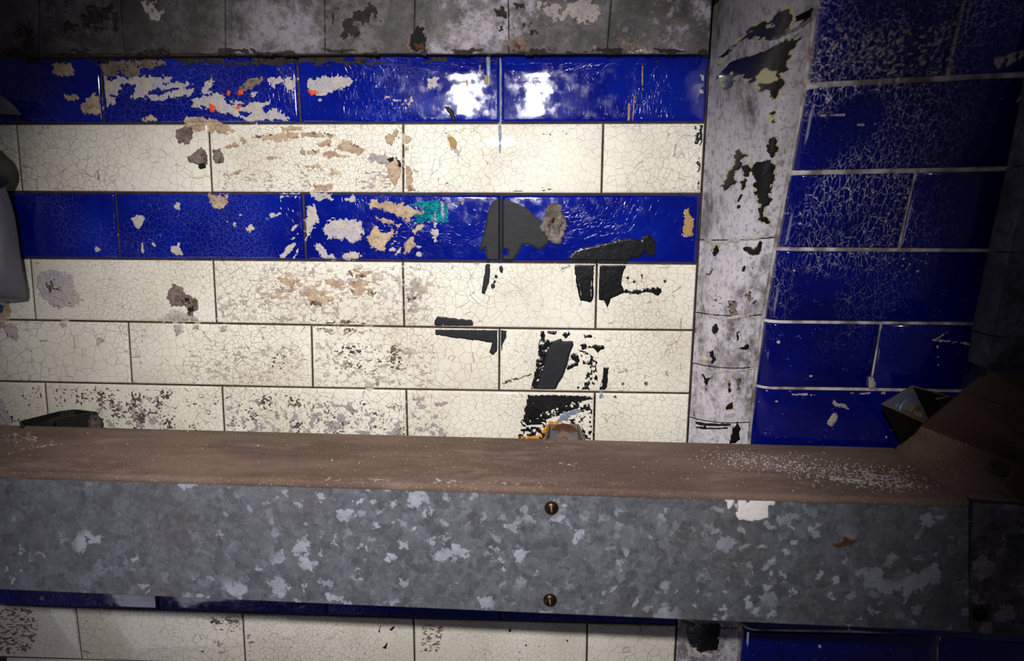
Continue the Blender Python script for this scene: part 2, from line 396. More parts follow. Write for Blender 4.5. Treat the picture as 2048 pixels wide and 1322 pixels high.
# course boundaries as seen: y at x = 0, 620, 1000, 1380
BY=[(100,103,104,104),(247.5,246.5,246,245),(383.5,386.5,388,388),(516,521.5,524,528),(639.5,650.5,657,661),(763,776,782,787.5),(875,892,903,910),(985,1008,1022,1032),(1093,1122,1135,1146),(1210,1231,1242,1252),(1315,1334,1344,1355),(1420,1438,1448,1458)]
XB=[-400,0,620,1000,1380]
def by(k,x):
    b=BY[k]; sl=(b[1]-b[0])/620; return float(np.interp(x,XB,[b[0]-400*sl,*b]))
JX=[ # x of vertical joints at (top, bottom) of every course
 [(-200,-187),(197,206),(592,600),(1001,1001),(1418,1413)],
 [(-350,-335),(31,43),(416,423),(806,806),(1207,1203),(1411,1402)],
 [(-150,-137),(229,238),(605,611),(1002,1002),(1402,1394)],
 [(-310,-296),(59,70),(425,432),(805,808),(1194,1191),(1392,1387)],
 [(-110,-100),(255,263),(622,625),(999,998),(1385,1379)],
 [(-270,-258),(88,98),(443,449),(812,815),(1190,1187),(1379,1374)],
 [(-75,-65),(272,280),(631,636),(999,1000),(1374,1368)],
 [(-230,-215),(112,124),(460,468),(818,821),(1184,1181),(1368,1362)],
 [(-20,-10),(308,318),(649,654),(1001,1001),(1356,1353)],
 [(-190,-175),(150,163),(484,490),(827,829),(1175,1173),(1352,1350)],
 [(10,20),(338,345),(665,670),(1001,1001),(1350,1347)]]
TB=[];TL=[]
for r,js in enumerate(JX):
    for k in range(len(js)-1):
        a,b=js[k],js[k+1]
        q=[W.px(a[0],by(r,a[0])),W.px(b[0],by(r,b[0])),W.px(b[1],by(r+1,b[1])),W.px(a[1],by(r+1,a[1]))]
        if k==len(js)-2: q[1]=(.2275,q[1][1]); q[2]=(.2275,q[2][1])
        TB.append((max(q[0][0],q[3][0])+.0011,min(q[1][0],q[2][0])-.0011,max(q[2][1],q[3][1])+.0011,min(q[0][1],q[1][1])-.0011))
        TL.append((r,q))
for r,q in TL:
    blue=r in(0,2,8)
    bend=(lambda t:float(cove(t))) if r==0 else None
    tile(W,q,M_blue if blue else M_cream,wall,bend=bend,nz=12 if r==0 else 1,nx=3,bev=.0034 if blue else .0026,tilt=.00035)

# ---------------------------------------------------------------- lintel above
lx0,lx1=-.80,LN.px(1420,60)[0]
lint=slab('trim_1',(lx0,lx1+.0,LZ0,.10+ZO),LN,M_mort,.003,1,1,.0)
tag(lint,'sooty grey painted band of old tiles above the top blue course',kind='structure')
seams=[-330,-110,78,248,450,650,828,1018,1214,1419]; tops=[-345,-118,78,236,450,648,830,1016,1226,1427]
for k in range(len(seams)-1):
    a,b=seams[k],seams[k+1];ta,tb=tops[k],tops[k+1]
    q=[LN.px(ta,-40),LN.px(tb,-40),LN.px(b,108),LN.px(a,108)]
    tile(LN,q,M_lint,lint,inset=.0004,bev=.0014,nx=6,nz=4,dep=.004,name='painted_tile',rough=.0005,tilt=.0004)

# ---------------------------------------------------------------- painted cove strip between the two walls
zt,zb=.07+ZO,-.80+ZO
strip_root=slab('trim_2',(.2290,.2484,zb,zt),T,M_mort,.007,8,60,.03)
tag(strip_root,'peeling grey and white painted strip of old tiles beside the blue pier',kind='structure')
sy=[-120,40,480,635,740,850,960,1070,1180,1262,1360]
zz=[T.px(1500,y)[1] for y in sy]; zz[1]=T.px(1560,55)[1]
for k in range(len(zz)-1):
    v0,v1=zz[k],zz[k+1]
    n=26;m_=max(2,int((v0-v1)/.006));vs=[];fs=[]
    g=.0006
    for j in range(m_+1):
        v=v0-g+(v1-v0+2*g)*j/m_; e=float(np.interp(v,DZ,UE))
        edge=.0 if 0<j<m_ else -.0012
        for i in range(n+1):
            u=.2286+(e-.0005-.2286)*i/n
            hh=edge
            vs.append(T.pos(u,v+.012*((i/n)-.5)*(.5 if k else 1.5),hh))
    for j in range(m_):
        for i in range(n):
            a=j*(n+1)+i; fs.append((a,a+n+1,a+n+2,a+1))
    # skirt down to the bed so a seam has depth
    mesh('painted_tile',vs,fs,M_strip,strip_root)

# ---------------------------------------------------------------- blue pier on the right
def side_slab():
    vs=[];fs=[];zs=np.linspace(zb,zt,24)
    xs=[0,.002,.005,.010,.016,.10,.36]
    for z in zs:
        e=float(np.interp(z,DZ,UE))
        for x in xs: vs.append(S.pos(e+x,z,-.0026))
    n=len(xs)
    for j in range(len(zs)-1):
        for i in range(n-1):
            a=j*n+i; fs.append((a,a+1,a+n+1,a+n))
    k=len(vs)
    vs+= [(.2886,.03,zb),(.66,.03,zb),(.66,.03,zt),(.2886,.03,zt)]
    fs.append((k,k+3,k+2,k+1)); fs.append([k]+[k+1]+[i for i in range(n-1,-1,-1)]); fs.append([k+3]+[ (len(zs)-1)*n+i for i in range(n)]+[k+2])
    return mesh('wall_right',vs,fs,M_mortw,None,False)
side=side_slab(); tag(side,'dark royal blue tiled pier with rounded corner, crazed and speckled with white',kind='structure')
SB=[((1655,-20),(2048,-52),(2300,-70)),((1621,172),(1897,156),(2300,136)),((1589,346),(1835,341),(2300,332)),((1561,498),(1800,500),(2300,504)),((1535,643),(1760,646),(2300,652)),
    ((1518,775),(1742,779),(2300,790)),((1504,903),(1720,910),(2300,925)),((1496,1025),(1710,1036),(2300,1058)),((1490,1143),(1700,1153),(2300,1180)),((1486,1257),(1880,1270),(2300,1310)),((1478,1362),(1880,1380),(2300,1410))]
def sby(k,x):
    p=SB[k]; return float(np.interp(x,[q[0] for q in p],[q[1] for q in p]))
JS=[(1945,1897),None,(1836,1800),None,(1766,1743),None,(1735,1718),None,(1710,1700),(1880,1876)]
def sq(k,xa,xb):
    """quad on the pier between joints xa,xb (None = edge / far end)"""
    o=[]
    for kk,x in ((k,xa and xa[0]),(k,xb and xb[0]),(k+1,xb and xb[1]),(k+1,xa and xa[1])): o.append((kk,x))
    res=[]
    for n,(kk,x) in enumerate(o):
        left=n in(0,3)
        if x is None:
            if left:
                zc=S.px(SB[kk][0][0]+6,SB[kk][0][1])[1]; res.append((float(np.interp(zc,DZ,UE)),zc))
            else: u,v=S.px(2260,sby(kk,2260)); res.append((u,v))
        else: res.append(S.px(x,sby(kk,x)))
    return res
for k in range(10):
    j=JS[k]
    prs=[(None,j),(j,None)] if j else [(None,(2068+6*k*0,2055)),((2068,2055),None)]
    for a,b in prs:
        q=sq(k,a,b)
        us=[0,.0012,.003,.006,.010,.0145,.019] if a is None else [0,.0014]
        Lw=q[1][0]-q[0][0]; fr=[min(x/Lw,1) for x in us]+[.45,.7,.9] +[1-.0028/Lw,1-.0012/Lw]
        fr=sorted(set(round(f,5) for f in fr if f<1)); h_=abs(q[0][1]-q[3][1]); tr=[.0010/h_,.0022/h_,.004/h_,.5,1-.004/h_,1-.0022/h_,1-.0010/h_]
        vs=[];fs=[]
        th=[-.0040,-.0006,0,0,0,-.0006,-.0040]
        q=[np.array(p) for p in q]
        for t,ht in zip(tr,th):
            for i,s in enumerate(fr):
                p=(q[0]*(1-s)+q[1]*s)*(1-t)+(q[3]*(1-s)+q[2]*s)*t
                hs=-.004 if (i==0 and a is not None) or i==len(fr)-1 else 0
                pp=S.pos(p[0]+(.0012 if (i==0 and a is None) else 0),p[1],min(ht,hs)); vs.append(pp)
        n=len(fr)
        for jj in range(6):
            for i in range(n-1):
                c=jj*n+i; fs.append((c,c+n,c+n+1,c+1))
        mesh('tile',vs,fs,M_bside,side)
# raised crumbs of mortar along the pier joints
cr=[]
for (x,y,r) in ((1655,172,5),(1797,161,7),(1742,760,6),(1744,770,8),(1834,343,4),(1760,168,4)): cr.append(circ(x,y,r))
patch(S,cr,M_white,side,'mortar_crumb',h=.0018,rough=.0008,rise=.002,amp=.001)

exec_parts=[]
# ================================================================ marks on the back wall
def C(polys,m,name='glaze_chip',label=None,**k): return patch(W,polys,m,wall,name,label,**k)
# black / charcoal paint
C([(975,425),(985,402),(1000,394),(1035,405),(1060,420),(1085,445),(1096,440),(1097,488),(1078,500),(1060,490),(1045,490),(1035,510),(1025,525),(1005,525),(1003,512),(1015,510),(1016,500),(1008,498),(1003,505),(1000,523),(982,521),(981,545),(975,575),(969,590),(963,586),(967,560),(972,520),(971,495),(958,501),(965,475),(971,450)],M_char,'paint_splash','charcoal paint splash with a drip beside the mortar lump',amp=.0007,freq=160,h=.0008,rough=.0002,hfreq=90,rise=.002,cell=.0007)
C([circ(1003,538,5,ry=8),circ(992,552,4),circ(989,563,3),circ(986,573,4,ry=6),circ(996,546,2)],M_char,'paint_spot',amp=.001,h=.0005)
C([(1138,515),(1150,500),(1195,490),(1230,481),(1262,477),(1283,481),(1284,472),(1300,470),(1312,485),(1312,508),(1300,514),(1290,504),(1275,518),(1262,515),(1246,545),(1243,568),(1250,585),(1240,590),(1222,598),(1215,615),(1208,601),(1197,600),(1194,533),(1188,533),(1187,598),(1181,604),(1160,602),(1155,580),(1150,550),(1148,530),(1140,525)],M_black,'paint_splash','glossy black paint splash running down onto the cream tiles',amp=.0008,freq=200,h=.0007,rough=.0002,hfreq=90,rise=.0015,cell=.0007)
C([[(1240,575),(1262,580),(1285,578),(1305,574),(1318,575),(1324,583),(1315,590),(1300,584),(1270,588),(1245,586)],circ(1284,556,2,ry=8),circ(1256,558,2,ry=6),circ(1268,563,2,ry=4)],M_black,'paint_splash',amp=.002,freq=300,h=.0005)
C([(1152,535),(1156,536),(1166,600),(1160,600)],M_pale,'paint_scrape',thr=-.1,nfreq=(300,90),h=.0009)
C([(1182,536),(1187,536),(1184,598),(1178,598)],M_tan,'paint_scrape',thr=-.1,nfreq=(300,90),h=.0009)
C([[(869,640),(875,633),(900,636),(945,640),(946,652),(870,655)],[(869,657),(1000,658),(1013,662),(1012,675),(1005,690),(1001,722),(997,722),(995,702),(986,710),(978,705),(984,685),(960,682),(900,675),(872,670)]],M_char,'paint_splash','black brush strokes along a joint between cream tiles',amp=.0009,freq=300,h=.0006,rough=.0003,hfreq=160,cell=.0007)
C([(1085,740),(1095,700),(1105,683),(1122,677),(1125,682),(1145,682),(1147,690),(1140,708),(1135,730),(1125,755),(1115,770),(1111,782),(1070,783)],M_char,'paint_splash','smooth slanting black paint stroke above the centre bracket',amp=.0004,freq=120,h=.001,rough=.0001,rise=.003,cell=.0007)
C([(1059,782),(1068,750),(1075,710),(1081,672),(1090,678),(1106,683),(1096,700),(1086,740),(1074,783)],M_black,'paint_scrape',amp=.001,thr=-.25,nfreq=(330,330),cell=.0006)
C([[(1082,662),(1089,661),(1090,675),(1084,680),(1081,672)],[(1093,661),(1113,663),(1110,670),(1095,667)],[(1127,665),(1138,663),(1141,668),(1132,677),(1126,672)],[(1167,670),(1180,670),(1192,676),(1170,675)],[(1161,690),(1170,687),(1176,695),(1165,700)],[(1186,690),(1206,690),(1208,697),(1195,704),(1187,697)],[(1140,712),(1148,706),(1156,710),(1160,722),(1155,731),(1135,741),(1133,733),(1150,724),(1144,720)],[(1176,691),(1186,692),(1186,696),(1176,697)]],M_black,'paint_spot',amp=.0012,freq=300,h=.0006,cell=.0006)
C([(1158,700),(1172,703),(1194,722),(1195,782),(1165,780),(1142,777),(1172,758),(1168,730)],M_black,'paint_scrape',thr=.08,nfreq=(330,330),cell=.0006,amp=.002)
C([(1207,735),(1217,735),(1214,780),(1197,783),(1205,758)],M_black,'paint_scrape',amp=.001,thr=-.55,nfreq=(400,200),cell=.0006)
C([(1003,764),(1065,746),(1066,749),(1005,769)],M_speck,'paint_scrape',thr=-.1,nfreq=(400,400),amp=.0008,cell=.0006)
C([(1055,790),(1180,789),(1193,796),(1191,832),(1150,822),(1120,830),(1090,842),(1070,850),(1050,850),(1046,832),(1050,812)],M_black,'paint_scrape','scuffed black paint patch around the centre bracket',amp=.0015,thr=-.38,nfreq=(300,300),cell=.0005)
C([(1056,790),(1120,788),(1188,790),(1192,800),(1150,806),(1110,818),(1075,832),(1056,826),(1052,806)],M_black,'paint_scrape',amp=.002,thr=-.75,nfreq=(300,300),h=.0005,cell=.0006)
C([[(1044,832),(1090,838),(1100,846),(1088,878),(1036,877)],[(1140,826),(1192,826),(1192,882),(1172,880),(1160,850),(1135,846)]],M_black,'paint_scrape',amp=.0015,thr=-.02,nfreq=(330,330),cell=.0006)
C([[(1115,837),(1130,822),(1150,817),(1168,820),(1160,827),(1140,832),(1136,842),(1115,843)],[(1198,777),(1206,777),(1205,798),(1199,796)]],M_gpaint,'paint_spot','blue grey paint dab',thr=-.35,nfreq=(260,260),amp=.0022,h=.0009,freq=220,cell=.0007)
C([[(1036,873),(1078,872),(1084,860),(1092,850),(1096,853),(1086,878),(1036,879)],[(1100,842),(1128,842),(1127,848),(1098,849)]],M_ochre,'paint_scrape','ochre paint remains round the bracket',amp=.002,thr=-.2,nfreq=(300,300),cell=.0006,h=.0008)
# drips
C([(972,112),(982,112),(980,168),(977,173),(974,168)],M_gpaint,'paint_drip','grey paint drip on the top blue course',amp=.0003,h=.0005)
C([(998,108),(1003,108),(1003,240),(1003,290),(1001,308),(998,306),(996,240)],M_gpaint,'paint_drip','long thin grey drip down a tile joint',amp=.0003,h=.0005)
C([[(958,130),(962,130),(960,152),(958,148)],[(932,160),(935,160),(934,182)],[(1283,125),(1286,125),(1286,182),(1284,180)],[(1256,206),(1260,206),(1259,243),(1255,243)],[(1268,192),(1270,192),(1266,244),(1264,244)],[(970,152),(974,152),(973,172),(969,168)],[(1014,432),(1018,420),(1017,450)],[(876,350),(878,352),(877,372)],[(1252,354),(1254,354),(1253,376)]],M_cork,'paint_drip',amp=.0005,h=.0004,cell=.0006)
C([[(888,213),(898,214),(908,225),(914,245),(905,243),(899,228)]],M_iron,'glaze_flake',amp=.0006,h=.0015)
# top blue course
C([[(110,130),(145,127),(148,148),(120,152),(108,145)],[(160,212),(170,200),(188,188),(203,190),(202,225),(185,232),(165,228)],[(128,190),(155,188),(157,198),(130,200)],[(285,241),(297,230),(312,241),(300,246)]],M_tan,amp=.004,freq=300)
C([[(199,130),(240,122),(241,150),(205,153)],[(238,125),(275,122),(335,121),(332,132),(300,138),(278,135),(280,152),(246,152)],[(488,166),(505,155),(522,155),(527,165),(512,170),(505,181),(490,181),(479,178)]],M_grit,'glaze_chip','dark gritty broken glaze under the painted band',amp=.003,freq=300,rough=.0008)
C([[(206,156),(340,155),(338,160),(320,168),(315,178),(295,186),(290,195),(262,195),(272,180),(278,170),(250,168),(235,178),(240,191),(208,188)],[(320,172),(360,164),(384,168),(378,174),(345,175),(325,177)],[(295,190),(330,190),(345,182),(370,176),(385,180),(383,191),(345,193),(330,200),(305,200)],[(211,190),(232,197),(234,209),(214,213)],[(403,178),(412,165),(422,154),(426,156),(424,175),(415,190),(402,186)]],M_white,amp=.0045,freq=260)
C([[(535,158),(560,155),(594,157),(593,175),(585,187),(575,180),(570,168),(545,172)],[(496,183),(517,184),(508,194)],[(386,200),(400,194),(420,190),(445,190),(455,200),(470,200),(490,208),(530,204),(542,205),(545,218),(560,222),(577,236),(570,243),(545,240),(522,242),(505,248),(485,240),(470,232),(440,225),(425,222),(410,216),(388,213)]],M_white,amp=.0045,freq=260,holes=[circ(455,198,7),circ(535,218,8),[(480,224),(510,222),(500,232),(482,231)],[(460,206),(495,208),(494,212),(462,211)]])
C([(370,232),(400,232),(430,240),(455,250),(472,262),(440,268),(415,264),(400,262),(388,258),(372,258),(368,245)],M_tan,'glaze_chip','tan broken edge spanning blue and cream tiles',amp=.004,freq=240,rough=.0008,h=.001)
C([[(455,180),(461,182),(459,191),(454,189)],[(475,179),(487,178),(487,190),(476,190)],[(417,207),(422,206),(434,214),(429,225),(420,223)],[(470,212),(483,209),(479,221),(472,219)],[(614,180),(635,180),(637,187),(622,192)]],M_or,'paint_spot','bright orange paint remnant',amp=.0008,h=.0011,cell=.0006)
C([[(615,157),(640,155),(705,155),(706,168),(690,178),(665,182),(645,190),(625,190),(615,175)],[(852,155),(876,155),(873,171),(863,180),(855,170)]],M_white,amp=.0035,freq=300)
C([[(1402,150),(1408,152),(1407,163),(1403,160)],circ(1403,182,4),circ(640,200,3)],M_white,amp=.0015)
C([(770,195),(800,185),(828,198),(826,215),(800,222),(780,210)],M_lil,'white_scuff',thr=.22,nfreq=(300,300),cell=.0006,amp=.003,h=.0001,rough=.0001)
C([(0,113),(1415,112),(1415,124),(900,126),(600,132),(300,126),(0,128)],M_soot,'soot_line',thr=.02,nfreq=(60,200),amp=.004,h=.0002,rough=.0001,cell=.0012,kind='stuff')
# upper cream course
C([[(352,262),(368,250),(386,256),(386,275),(378,288),(355,287)],[(376,315),(395,299),(402,293),(415,310),(416,328),(405,335),(378,322)],[(424,300),(440,297),(448,310),(445,326),(430,328)]],M_grit,'glaze_chip','grey brown crater in a cream tile',amp=.0022,dome=.0012,rough=.0008)
C([[(392,326),(412,324),(412,334),(402,338)],[(772,318),(785,312),(790,322),(780,326)],[(793,318),(806,322),(806,338),(796,335)]],M_hole,'dark_pit',amp=.002,h=.0016)
C([[(505,275),(540,268),(598,264),(597,275),(555,284),(530,280)],[(597,264),(640,265),(672,271),(630,277),(605,273)],[(560,254),(605,252),(605,262),(565,262)],[(670,298),(685,283),(700,283),(730,300),(720,312),(700,306),(680,302)],[(600,304),(625,300),(640,298),(640,308),(620,311),(602,308)],[(643,311),(662,302),(697,314),(660,315)],[(632,290),(655,280),(664,280),(660,292),(640,293)],[(535,315),(560,311),(560,317),(540,319)],[(484,275),(492,282),(488,291),(482,287)],[(628,370),(668,367),(665,383),(630,384)],[(658,348),(662,338),(683,345),(675,352)],[(460,344),(482,340),(475,350),(460,350)],[(610,331),(640,329),(646,338),(615,335)],[(583,328),(597,326),(600,333),(586,334)],[(450,295),(470,285),(476,292),(455,299)]],M_tan,'glaze_scrape','tan scrape marks gouged into a cream tile',amp=.003,freq=300,rough=.0006)
C([[(598,264),(640,264),(670,271),(640,270),(605,269)],[(505,273),(545,267),(545,272),(515,277)],[(685,284),(715,290),(728,300),(715,300),(700,290)],[(655,281),(664,281),(662,290)],[(625,299),(640,297),(640,308),(630,308)]],M_speck,'grime',thr=.05,nfreq=(300,300),amp=.002,h=.0008,cell=.0006)
C([[(435,345),(555,344),(550,374),(438,378)],[(595,335),(665,340),(660,362),(598,358)],[(735,345),(790,338),(780,378),(690,380)],[(560,368),(625,366),(625,384),(555,384)]],M_lil,'pale_scuff',thr=.15,nfreq=(240,600),cell=.0006,amp=.006,h=.0002,kind='stuff')
C([[(734,315),(750,307),(770,313),(792,316),(785,327),(775,332),(760,326),(740,321)]],M_lil,amp=.004,rough=.0009,h=.0008)
C([[(772,275),(785,265),(794,256),(798,262),(788,280),(785,293),(772,285)],[(799,272),(812,268),(826,278),(815,290),(800,291)],[(772,330),(785,322),(806,325),(806,345),(790,371),(775,352)],[(807,335),(820,332),(825,350),(822,368),(835,382),(812,383),(806,360)],[(808,295),(815,292),(811,322),(806,320)]],M_tan,'glaze_chip','tan crumbling break across a joint of the cream course',amp=.003,freq=260,rough=.001,h=.0012)
C([[(888,262),(897,262),(905,275),(915,295),(925,318),(915,312),(900,295)]],M_white,amp=.003,thr=-.3)
C([[(895,275),(904,272),(914,284),(913,298),(903,297)]],M_cork,'wall_plug','olive brown plug in a hole of the cream course',amp=.0008,dome=.001)
C([(1388,251),(1410,251),(1404,387),(1391,382),(1396,330),(1392,300)],M_black,'paint_scrape','black scuffed edge of a cream tile',thr=.03,nfreq=(260,140),amp=.003,cell=.0006)
C([[(1085,268),(1115,269),(1145,262),(1140,267),(1112,272)],[(1015,385),(1060,370),(1110,380)]],M_speck,'grime',thr=.2,nfreq=(120,400),amp=.001,h=.0001)
# second blue course
C([[(262,436),(275,430),(291,435),(288,450),(278,459),(266,449)],circ(355,413,6),[(340,492),(358,488),(365,510),(346,508)],[(493,456),(503,448),(509,458),(498,466)],[(528,439),(545,424),(566,425),(558,434)],[(577,458),(600,440),(599,450),(583,464)],[(585,478),(598,455),(598,470)],[(587,518),(598,492),(598,500)],[(559,516),(575,491),(590,483),(592,490),(571,514)],circ(307,490,4),circ(285,497,3,ry=8),circ(194,499,4),circ(470,450,4),circ(480,430,4,ry=2),[(553,388),(597,385),(592,398),(560,399)],circ(575,404,4,ry=6),circ(455,443,3)],M_white,amp=.0028,freq=320,rough=.0006)
C([[(612,413),(628,408),(630,420),(636,440),(625,462),(612,482),(610,450)],[(620,384),(662,386),(663,398),(640,401),(625,393)],[(687,396),(705,392),(713,404),(700,404)],[(647,460),(660,440),(690,437),(724,445),(726,465),(718,481),(708,489),(690,478),(676,481),(655,475)],[(862,470),(870,448),(876,468),(870,481)],[(630,486),(645,488),(656,508),(672,512),(672,519),(650,518),(634,500)],[(685,511),(710,504),(730,512),(715,519),(690,521)],[(780,502),(790,484),(788,504)],[(792,507),(800,485),(797,509)],circ(838,494,4),circ(839,508,5)],M_white,'glaze_chip','white ragged scar in the second blue course',amp=.004,freq=300,rough=.0008,h=.0008)
C([[(730,406),(747,399),(757,404),(790,406),(815,410),(848,424),(846,430),(826,432),(815,444),(805,436),(780,426),(755,418),(737,412)],[(751,434),(775,438),(801,450),(797,454),(775,448),(757,440)],[(733,476),(742,460),(752,452),(765,463),(785,461),(794,467),(776,485),(766,503),(750,498),(736,488)],[(820,466),(832,447),(846,444),(845,457),(830,468)],[(804,507),(815,475),(829,471),(829,490),(818,505)],[(417,388),(455,390),(455,411),(440,420),(425,412)]],M_tan,'glaze_chip','cream and tan ragged scar in the second blue course',amp=.0038,freq=300,rough=.0008,h=.0008)
C([[(1366,455),(1371,434),(1368,421),(1376,416),(1381,430),(1388,447),(1384,472),(1375,474),(1366,468)]],M_cork,'wall_plug','splintered timber plug at the end of the blue course',amp=.0012,dome=.0016)
C([[(1362,445),(1372,410),(1382,425),(1394,455),(1386,480),(1362,470)]],M_white,'white_scuff',thr=.15,nfreq=(300,300),amp=.002,cell=.0006)
C([circ(926,406,4),circ(232,470,3)],M_cork,'speck',amp=.001)
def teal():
    t=NT('turquoise_crackle',.12,.3,.8); c=crackle(t,190,.05)
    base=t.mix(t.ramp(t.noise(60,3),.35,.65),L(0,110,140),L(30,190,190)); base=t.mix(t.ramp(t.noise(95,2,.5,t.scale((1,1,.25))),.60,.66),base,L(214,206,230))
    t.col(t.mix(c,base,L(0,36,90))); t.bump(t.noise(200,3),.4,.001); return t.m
C([(842,402),(870,399),(899,400),(898,444),(872,446),(858,444),(840,447),(822,440),(832,430),(850,424),(846,414),(820,410)],teal(),'turquoise_crackle','turquoise crackled blotch on the second blue course',amp=.002,freq=200,h=.0001,rough=0)  # thin glossy turquoise patch with a darker crackle net over the blue tile
# third course (cream)
C([(72,560),(85,541),(108,537),(125,545),(146,549),(150,580),(168,602),(150,612),(120,618),(100,610),(80,588)],M_white,'glaze_chip','round white plaster scar in a cream tile',amp=.003,rough=.0007,h=.001)
C([(94,552),(118,556),(126,575),(118,592),(104,590),(95,575)],M_speck,'grime',thr=-.12,nfreq=(260,260),amp=.004,h=.0016,cell=.0007)
C([[(135,607),(142,603),(146,608)],[(104,612),(112,612),(108,616)],circ(17,668,3,ry=5),circ(28,672,4,ry=3),circ(358,661,3),circ(738,774,2,ry=5),[(0,608),(10,612),(8,625),(0,628)]],M_inkb,'blue_fleck',amp=.0008,h=.0022,cell=.0006)
C([[(336,582),(345,569),(362,573),(376,590),(398,600),(397,612),(388,630),(376,630),(370,612),(345,612),(335,597)]],M_grit,'glaze_chip','grey knobbly crater in a cream tile',amp=.003,rough=.0012,h=.0014)
C([[(366,592),(396,600),(388,612),(372,604)],[(376,612),(390,612),(386,628),(378,626)]],M_hole,'dark_pit',thr=-.3,amp=.003,h=.0026)
C([[(312,640),(345,620),(365,622),(398,640),(350,648)],[(345,645),(368,644),(366,664),(352,672)],[(122,641),(130,636),(138,645),(135,655),(125,655)],[(384,640),(400,645),(398,660),(388,658)],[(440,652),(455,650),(452,665),(442,664)]],M_pale,amp=.003,dome=.0008)
C([[(0,610),(18,605),(23,622),(14,640),(6,656),(-20,660),(-20,610)]],M_tan,amp=.003,rough=.001,h=.001)
C([[(5,652),(22,645),(36,656),(38,675),(32,683),(15,674)],circ(738,774,10)],M_white,amp=.002,h=.0012,dome=.0006)
C([[(538,595),(553,560),(585,540),(600,552),(603,585),(590,595),(575,600)],[(683,548),(690,535),(720,532),(745,540),(742,557),(700,552)],[(590,572),(640,562),(690,572),(688,600),(640,612),(603,600)],[(700,572),(750,578),(748,594),(705,590)],[(632,560),(720,556),(745,570),(640,575)]],M_tan,'glaze_scrape',thr=.0,nfreq=(180,260),amp=.004,freq=220,rough=.0008)
C([[(530,532),(802,532),(803,648),(545,645),(500,600)],[(808,530),(870,535),(850,650),(808,650)],[(430,580),(500,590),(520,640),(435,640)]],M_pale,'pale_scuff',thr=.16,nfreq=(220,320),amp=.006,h=.0003,rough=.0003,cell=.0006,kind='stuff')
C([[(620,600),(648,606),(640,615),(618,608)],[(700,577),(716,580),(712,588),(702,586)],[(730,580),(752,584),(745,592),(732,590)],[(688,540),(720,546),(742,556),(700,552)],[(632,652),(660,645),(695,641),(735,647),(742,656),(700,651),(640,660)],[(670,650),(698,648),(724,652),(716,663),(690,660)],[(808,592),(838,590),(832,600),(812,602)]],M_grit,'glaze_chip','grey pitted break on the joint between cream tiles',thr=-.15,nfreq=(220,260),amp=.003,rough=.001,h=.0012)
C([[(632,656),(745,652),(745,664),(700,670),(640,668)],[(1110,530),(1140,532),(1136,540),(1114,538)],[(810,555),(838,560),(848,588),(830,602),(812,598)],[(870,650),(892,640),(898,656)]],M_lil,thr=-.05,nfreq=(200,300),amp=.004,rough=.0009)
# fourth and fifth courses (cream, speckled with grime)
C([[(380,695),(610,690),(615,765),(380,765)],[(630,680),(870,680),(868,770),(630,768)],[(262,668),(290,668),(285,690)]],M_pale,'pale_scuff',thr=.2,nfreq=(200,320),amp=.006,h=.0003,rough=.0003,cell=.0006,kind='stuff')
C([[(660,690),(740,690),(870,690),(850,735),(700,750)],[(530,705),(570,705),(600,735),(510,740)]],M_speck,'grime',thr=.40,nfreq=(408,624),amp=.004,h=.0003,cell=.0005,clump=.75,kind='stuff')
C([[(100,775),(440,782),(443,868),(160,862),(196,835),(170,815),(110,815)],[(452,790),(640,790),(812,800),(812,880),(455,872)],[(0,775),(85,775),(92,815),(40,845),(0,850)]],M_speck,'grime','dark grime speckled over the lowest cream course',thr=.33,nfreq=(430,470),amp=.004,h=.0003,cell=.0005,clump=.75,kind='stuff')
C([[(450,800),(812,805),(812,880),(455,872)],[(822,795),(900,800),(890,875),(822,875)],[(190,800),(330,790),(330,860),(200,850)]],M_lil,'pale_scuff',thr=.2,nfreq=(180,180),amp=.006,h=.0002,rough=.0002,cell=.0006,kind='stuff')
C([[(-20,795),(4,800),(12,818),(24,836),(18,850),(-20,855)]],M_white,'glaze_chip','white chip at the left end of the lowest cream course',amp=.002,rough=.0008,h=.001)
C([[(190,846),(150,850),(196,818),(208,836),(206,858)]],M_speck,'grime',thr=.0,nfreq=(200,200),amp=.003,h=.0004)
C([circ(1292,766,4),circ(1246,768,3,ry=4),circ(1330,562,3),circ(1230,793,3)],M_speck,'speck',amp=.0015,h=.0006,dome=.0008)
C([[(1005,110),(1020,112),(1018,128),(1006,124)]],M_lil,'white_scuff',thr=.3,amp=.002)
# below the trunking
C([[(-20,1215),(62,1213),(80,1250),(60,1300),(-20,1310)],[(420,1236),(490,1236),(486,1262),(430,1262)],[(490,1262),(510,1270),(500,1310)],[(850,1250),(885,1255),(880,1300),(840,1310)]],M_grit,'grime',thr=.12,nfreq=(288,528),amp=.004,h=.0003,cell=.0005,kind='stuff')
C([[(757,1262),(762,1248),(759,1266)],[(778,1258),(792,1250),(784,1262)],[(765,1296),(776,1284),(772,1298)],circ(1020,1261,3),circ(1052,1290,2),circ(1135,1281,2),circ(423,1244,3),circ(405,1303,3,ry=2)],M_hole,'speck',amp=.001,h=.0004,cell=.0006)
C([[(186,1202),(206,1200),(200,1214),(190,1216)],[(428,1284),(445,1285),(458,1310),(440,1305)],[(70,1190),(90,1192),(88,1200),(72,1198)],[(590,1208),(610,1212),(600,1216)]],M_lil,'glaze_chip',thr=-.1,amp=.003)
